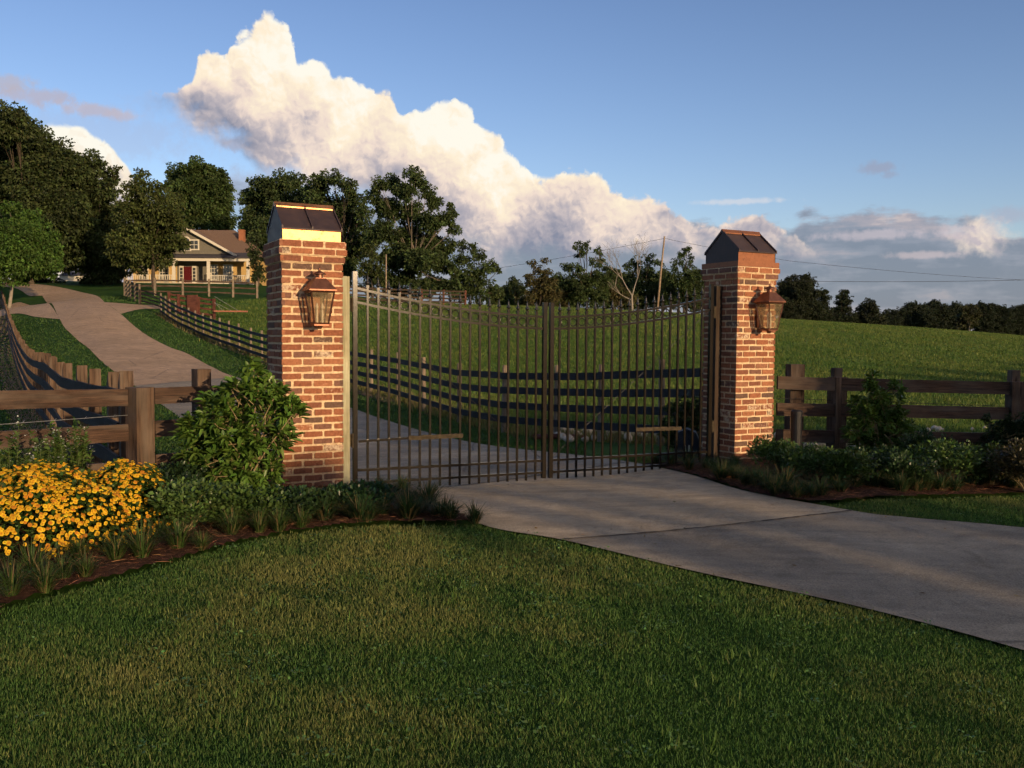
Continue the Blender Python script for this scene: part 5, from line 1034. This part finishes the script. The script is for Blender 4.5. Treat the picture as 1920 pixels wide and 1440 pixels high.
# ------------------------------------------------------------------ rocks behind the fences
rk = random.Random(5)
def rock_mesh(seed):
    import bmesh
    bm = bmesh.new(); bmesh.ops.create_icosphere(bm, subdivisions=2, radius=1.); r_ = np.random.default_rng(seed); A = r_.normal(size=(7, 3)); A /= np.linalg.norm(A, axis=1, keepdims=True); d = r_.uniform(.55, .85, 7)
    for v_ in bm.verts:
        p = np.array(v_.co)
        for a, q in zip(A, d):
            s_ = p @ a
            if s_ > q: p = p-a*(s_-q)
        v_.co = p*np.array([1, .8, .65])
    me = bpy.data.meshes.new('rock'); bm.to_mesh(me); bm.free(); me.materials.append(M['stone']); return me
RM = [rock_mesh(s) for s in range(6)]
def rocks(x0, x1, y0, y1, n_, lb, grp, sc=(.05, .125)):
    for _ in range(n_):
        px, py = rk.uniform(x0, x1), rk.uniform(y0, y1); x, y = g(px, py); s_ = rk.uniform(*sc); o = link('rock', rk.choice(RM), None, (x, y, tz(x, y)+s_*.55+.03)); o.scale = (s_, s_, s_); o.rotation_euler = (rk.uniform(0, 6), rk.uniform(0, 6), rk.uniform(0, 6)); tag(o, lb, 'rock', grp)
rocks(1040, 1240, 811, 831, 60, 'pale rock in the loose row seen through the gate below the black fence', 'rocks seen through the gate')
rocks(1452, 1565, 826, 846, 30, 'pale rock in the heap behind the fence beside the far pillar', 'rocks beside the far pillar')
rocks(1585, 1660, 828, 848, 18, 'pale rock behind the tall laurel shrub', 'rocks behind the tall shrub')
rocks(1700, 1765, 832, 846, 12, 'grey rock just right of the tall laurel shrub', 'rocks right of the tall shrub')
rocks(1740, 1850, 806, 813, 7, 'small pale rock showing between the boards of the right fence', 'rocks between the right fence boards', (.06, .1))
# fallen brown log near the stones
p = g(1058, 826); b = MB(); b.tube([(-.6, .1, .06), (0, 0, .08), (.45, -.05, .06)], [.05, .06, .045], 8); tag(b.obj('log', M['wood_red'], None, True, (p[0], p[1], tz(*p))), 'reddish brown log lying left of the rocks behind the gate', 'log')

# ------------------------------------------------------------------ light and sky
sun = bpy.data.lights.new('sun', 'SUN'); sun.energy = 5.; sun.angle = R(.55); sun.color = (1., .70, .40)
so = bpy.data.objects.new('sun', sun); COL.objects.link(so); Ld = Vector((SX*math.cos(SEL), SY*math.cos(SEL), math.sin(SEL))); so.rotation_euler = Ld.to_track_quat('Z', 'Y').to_euler()
W = bpy.data.worlds.new('World'); S.world = W; W.use_nodes = True; nt = W.node_tree; nt.nodes.clear(); N = lambda t, **k: _n(nt, t, **k)
sky = N('ShaderNodeTexSky', sky_type='NISHITA', sun_disc=False, sun_elevation=SEL, sun_rotation=math.pi-SAZ, altitude=50, air_density=1., dust_density=.6, ozone_density=2.2)
SKY = sky
# clouds: functions of the view direction only (azimuth and elevation in degrees)
vec = N('ShaderNodeNewGeometry').outputs['Incoming']; vec = N('ShaderNodeVectorMath', operation='SCALE', ins={0: vec, 'Scale': -1.}).outputs[0]
sp = N('ShaderNodeSeparateXYZ', ins={0: vec}).outputs
az = mth(N, 'DEGREES', mth(N, 'ARCTAN2', sp[0], sp[1])); el = mth(N, 'DEGREES', mth(N, 'ARCSINE', sp[2]))
def azel(px, py):
    a, b = ray(px, py); return math.degrees(math.atan(a)), math.degrees(math.atan2(b, math.hypot(1, a)))
def curve(fac, pts, lo, hi, xr=(-35., 35.)):
    """piecewise curve of elevation over azimuth"""
    q = sorted(azel(*p) for p in pts); nd = N('ShaderNodeFloatCurve'); m_ = nd.mapping; cv = m_.curves[0]
    xs_ = [((a-xr[0])/(xr[1]-xr[0]), (b-lo)/(hi-lo)) for a, b in q]
    cv.points[0].location = xs_[0]; cv.points[1].location = xs_[-1]
    for x_, y_ in xs_[1:-1]: cv.points.new(x_, y_)
    for p_ in cv.points: p_.handle_type = 'AUTO_CLAMPED'
    m_.update(); nt.links.new(mth(N, 'DIVIDE', mth(N, 'SUBTRACT', fac, xr[0]), xr[1]-xr[0]), nd.inputs['Value'])
    return mth(N, 'ADD', mth(N, 'MULTIPLY', nd.outputs[0], hi-lo), lo)
def mr(v_, a, b, c=0., d=1., it='LINEAR'):
    return N('ShaderNodeMapRange', interpolation_type=it, ins={'Value': v_, 'From Min': a, 'From Max': b, 'To Min': c, 'To Max': d}).outputs[0]
def v3(a, b, c=0.): return N('ShaderNodeCombineXYZ', ins={0: a, 1: b, 2: c}).outputs[0]
pos = v3(az, el)
# billow warp
def nz(p_, s_, det=5, ro=.55, col=False): 
    nd = N('ShaderNodeTexNoise', noise_dimensions='2D', ins={'Vector': p_, 'Scale': s_, 'Detail': det, 'Roughness': ro}); return nd.outputs['Color' if col else 'Fac']
wq = N('ShaderNodeVectorMath', operation='SUBTRACT', ins={0: nz(pos, .55, 4, .6, True), 1: (.5, .5, .5)}).outputs[0]
wpos = N('ShaderNodeVectorMath', operation='ADD', ins={0: pos, 1: N('ShaderNodeVectorMath', operation='SCALE', ins={0: wq, 'Scale': 1.5}).outputs[0]}).outputs[0]
def billow(p_, off=(0, 0, 0)):
    q = N('ShaderNodeVectorMath', operation='ADD', ins={0: p_, 1: off}).outputs[0]; s_ = 0.
    tot = None
    for sc_, am in ((.42, .52), (.95, .28), (2.1, .14), (4.6, .06)):
        vv = N('ShaderNodeTexVoronoi', voronoi_dimensions='2D', feature='F1', ins={'Vector': q, 'Scale': sc_}).outputs['Distance']; vv = mth(N, 'SMOOTH_MIN', vv, .6, .25)
        w_ = mth(N, 'MULTIPLY', mth(N, 'SUBTRACT', .62, vv), am); tot = w_ if tot is None else mth(N, 'ADD', tot, w_)
    return tot
b0 = billow(wpos); b1_ = billow(wpos, (.16, .20, 0))
relief = mth(N, 'SUBTRACT', b0, b1_)
top = curve(az, [(250, 190), (300, 172), (350, 158), (368, 118), (392, 100), (425, 112), (432, 82), (452, 64), (480, 46), (503, 36), (530, 50), (550, 82), (562, 112), (590, 110), (612, 122), (628, 146), (660, 158), (690, 172), (728, 164), (742, 190), (752, 208), (785, 212), (812, 190), (842, 194), (880, 212), (902, 238), (932, 262), (962, 286), (985, 312), (1002, 332), (1030, 342), (1060, 322), (1085, 318), (1120, 336), (1152, 356), (1200, 375), (1250, 382), (1278, 405), (1300, 425), (1345, 428), (1362, 408), (1400, 402), (1442, 416), (1480, 436), (1530, 470), (1600, 500)], 0, 25)
bot = curve(az, [(250, 196), (300, 182), (345, 222), (400, 248), (440, 258), (470, 290), (500, 318), (600, 345), (760, 400), (862, 452), (900, 468), (960, 472), (1010, 470), (1100, 470), (1250, 470), (1400, 470), (1500, 470), (1600, 505)], 0, 25)
edge = mth(N, 'MULTIPLY', mth(N, 'SUBTRACT', b0, .19), 2.3)
dt = mth(N, 'ADD', mth(N, 'SUBTRACT', top, el), edge); db = mth(N, 'ADD', mth(N, 'SUBTRACT', el, bot), mth(N, 'MULTIPLY', mth(N, 'SUBTRACT', nz(pos, .7, 5), .5), 3.))
inr = mth(N, 'MULTIPLY', mr(az, -22.2, -19.5), mr(az, 20.5, 16.))
mask = mth(N, 'MULTIPLY', mth(N, 'MULTIPLY', mr(dt, -.08, .34, it='SMOOTHSTEP'), mr(db, -1.1, 1.1, it='SMOOTHSTEP')), inr)
big = nz(v3(mth(N, 'MULTIPLY', az, 1.), mth(N, 'MULTIPLY', el, 1.3), 3.), .22, 4, .5)
litk = mth(N, 'ADD', mth(N, 'MULTIPLY', relief, .95), mth(N, 'ADD', mr(big, .32, .68, -.22, .26), mth(N, 'ADD', mr(db, 0, 5.0, -.42, .12), mr(dt, .2, 2.4, .22, 0.))))
litk = mth(N, 'ADD', litk, mr(az, 4, 19, .64, .28)); litk = mth(N, 'ADD', litk, mr(az, -20.5, -17, -.25, 0))
ccol = ramp(N, litk, [(.0, (.25, .27, .36)), (.3, (.51, .46, .49)), (.55, (.86, .71, .62)), (.78, (1., .86, .66)), (1., (1., .96, .84))])
# white left-hand cloud behind the oaks
top2 = curve(az, [(-60, 240), (0, 222), (40, 214), (60, 232), (100, 228), (140, 228), (170, 245), (200, 262), (222, 292), (240, 318), (262, 345), (330, 380)], 0, 25)
dt2 = mth(N, 'ADD', mth(N, 'SUBTRACT', top2, el), mth(N, 'MULTIPLY', edge, .5)); mask2 = mth(N, 'MULTIPLY', mr(dt2, 0, .3, it='SMOOTHSTEP'), mr(az, -20., -22.))
litk2 = mth(N, 'ADD', mth(N, 'MULTIPLY', relief, 1.6), mth(N, 'ADD', mr(dt2, .2, 3.5, .95, .45), mr(az, -24.5, -21.5, 0, -.35))); ccol2 = ramp(N, litk2, [(.0, (.34, .35, .45)), (.3, (.54, .5, .53)), (.6, (.95, .82, .66)), (.9, (1., .96, .84))])
# lavender cloud deck low on the right and behind the middle trees
n3 = nz(v3(mth(N, 'MULTIPLY', az, .55), mth(N, 'MULTIPLY', el, 1.5), 7.), .42, 6, .6); n4 = nz(v3(mth(N, 'MULTIPLY', az, .35), mth(N, 'MULTIPLY', el, 1.7), 2.), .55, 5, .55)
dtop = curve(az, [(400, 330), (700, 380), (1000, 400), (1230, 420), (1300, 425), (1400, 425), (1480, 425), (1510, 396), (1600, 392), (1700, 388), (1740, 400), (1790, 415), (1820, 412), (1850, 420), (1920, 440), (2100, 430)], 0, 25)
d3 = mth(N, 'ADD', mth(N, 'SUBTRACT', dtop, el), mth(N, 'ADD', mth(N, 'MULTIPLY', mth(N, 'SUBTRACT', n3, .5), 3.2), mth(N, 'MULTIPLY', edge, .25)))
mask3 = mth(N, 'MULTIPLY', mr(d3, -.2, .7, it='SMOOTHSTEP'), mth(N, 'MULTIPLY', .88, mr(az, -20, -14)))
lit3 = mth(N, 'ADD', mr(n4, .45, .72, 0, .62), mth(N, 'ADD', mth(N, 'MULTIPLY', relief, .5), mr(d3, .2, 2.2, .30, -.05)))
ccol3 = ramp(N, lit3, [(.0, (.20, .235, .31)), (.35, (.27, .295, .37)), (.7, (.42, .38, .42)), (1., (.72, .58, .53))])
def puff(px, py, rx, ry, am=1., k_=.5):
    a, b = azel(px, py); r_ = 0.0334
    dx = mth(N, 'DIVIDE', mth(N, 'SUBTRACT', az, a), rx*r_); dy = mth(N, 'DIVIDE', mth(N, 'SUBTRACT', el, b), ry*r_)
    d = mth(N, 'SUBTRACT', 1., mth(N, 'SQRT', mth(N, 'ADD', mth(N, 'MULTIPLY', dx, dx), mth(N, 'MULTIPLY', dy, dy))))
    return mth(N, 'MULTIPLY', mr(mth(N, 'ADD', d, mth(N, 'MULTIPLY', mth(N, 'SUBTRACT', _n11, .5), k_*3)), -.05, .75, it='SMOOTHSTEP'), am)
col = mixc(N, 0., (0, 0, 0), (0, 0, 0))
bg = N('ShaderNodeBackground', ins={'Color': mixc(N, 1, sky.outputs[0], ramp(N, mr(el, 2, 26), [(0, (1.34, 1.24, 1.44)), (1, (.94, .90, 1.12))]), 'MULTIPLY'), 'Strength': .15}).outputs[0]
_n11 = nz(pos, 1.1, 5, .6)
def lay(under, mk, c_, st=1.):
    return N('ShaderNodeMixShader', ins={0: mk, 1: under, 2: N('ShaderNodeBackground', ins={'Color': c_ if isinstance(c_, bpy.types.NodeSocket) else c4(c_), 'Strength': st}).outputs[0]}).outputs[0]
# broken evening cloud added outside the stretch ahead, to brighten and warm the shade
n5 = N('ShaderNodeTexNoise', ins={'Vector': vec, 'Scale': 2.6, 'Detail': 4., 'Roughness': .6}).outputs['Fac']
front = mth(N, 'MULTIPLY', mr(mth(N, 'ABSOLUTE', az), 46, 38), mr(el, 34, 27))
bg = lay(bg, mth(N, 'MULTIPLY', mr(n5, .40, .56, it='SMOOTHSTEP'), mth(N, 'MULTIPLY', mth(N, 'MULTIPLY', mth(N, 'SUBTRACT', 1., front), mr(sp[0], -.15, .45, .0, 1.)), mr(el, -1, 2))), ramp(N, n5, [(.4, (.60, .52, .48)), (.6, (1., .81, .63))]), .85)
# wisps
for (px, py, rx, ry, am, c_) in [(60, 178, 95, 18, .75, (.50, .45, .52)), (15, 155, 60, 20, .7, (.5, .46, .52)), (165, 205, 75, 14, .72, (.56, .48, .52)), (235, 217, 35, 12, .6, (.6, .5, .52)), (435, 270, 34, 14, .7, (.38, .39, .50)), (1645, 315, 38, 15, .7, (.33, .36, .48)), (1668, 328, 20, 8, .5, (.33, .36, .48)), (1385, 378, 105, 7, .6, (.72, .72, .76)), (200, 250, 200, 60, .3, (.42, .44, .58)), (1900, 402, 60, 20, .5, (.42, .42, .52)), (470, 350, 130, 40, .55, (.42, .42, .52))]:
    bg = lay(bg, puff(px, py, rx, ry, am), c_)
bg = lay(bg, mask2, ccol2); bg = lay(bg, mask3, ccol3)
bg = lay(bg, puff(1840, 442, 52, 40, .85, .35), mixc(N, mr(relief, -.1, .15), (.62, .54, .56), (.95, .80, .66)))
bg = lay(bg, puff(1790, 432, 40, 14, .5), (.66, .56, .58)); bg = lay(bg, puff(1640, 440, 120, 12, .55), (.66, .58, .62)); bg = lay(bg, puff(1740, 478, 70, 9, .5), (.72, .60, .60))
bg = lay(bg, mask, ccol)
N('ShaderNodeOutputWorld', ins={'Surface': bg})

# ------------------------------------------------------------------ render settings
S.view_settings.view_transform = 'Standard'; S.view_settings.look = 'None'; S.view_settings.gamma = 1.; S.view_settings.exposure = 0.
S.render.engine = 'CYCLES'; S.cycles.max_bounces = 5; S.cycles.diffuse_bounces = 2; S.cycles.glossy_bounces = 2; S.cycles.transmission_bounces = 3; S.cycles.use_adaptive_sampling = True; S.cycles.adaptive_threshold = .03; S.cycles.adaptive_min_samples = 12; S.cycles.transparent_max_bounces = 8; S.cycles.use_denoising = True; S.cycles.sample_clamp_indirect = 4.
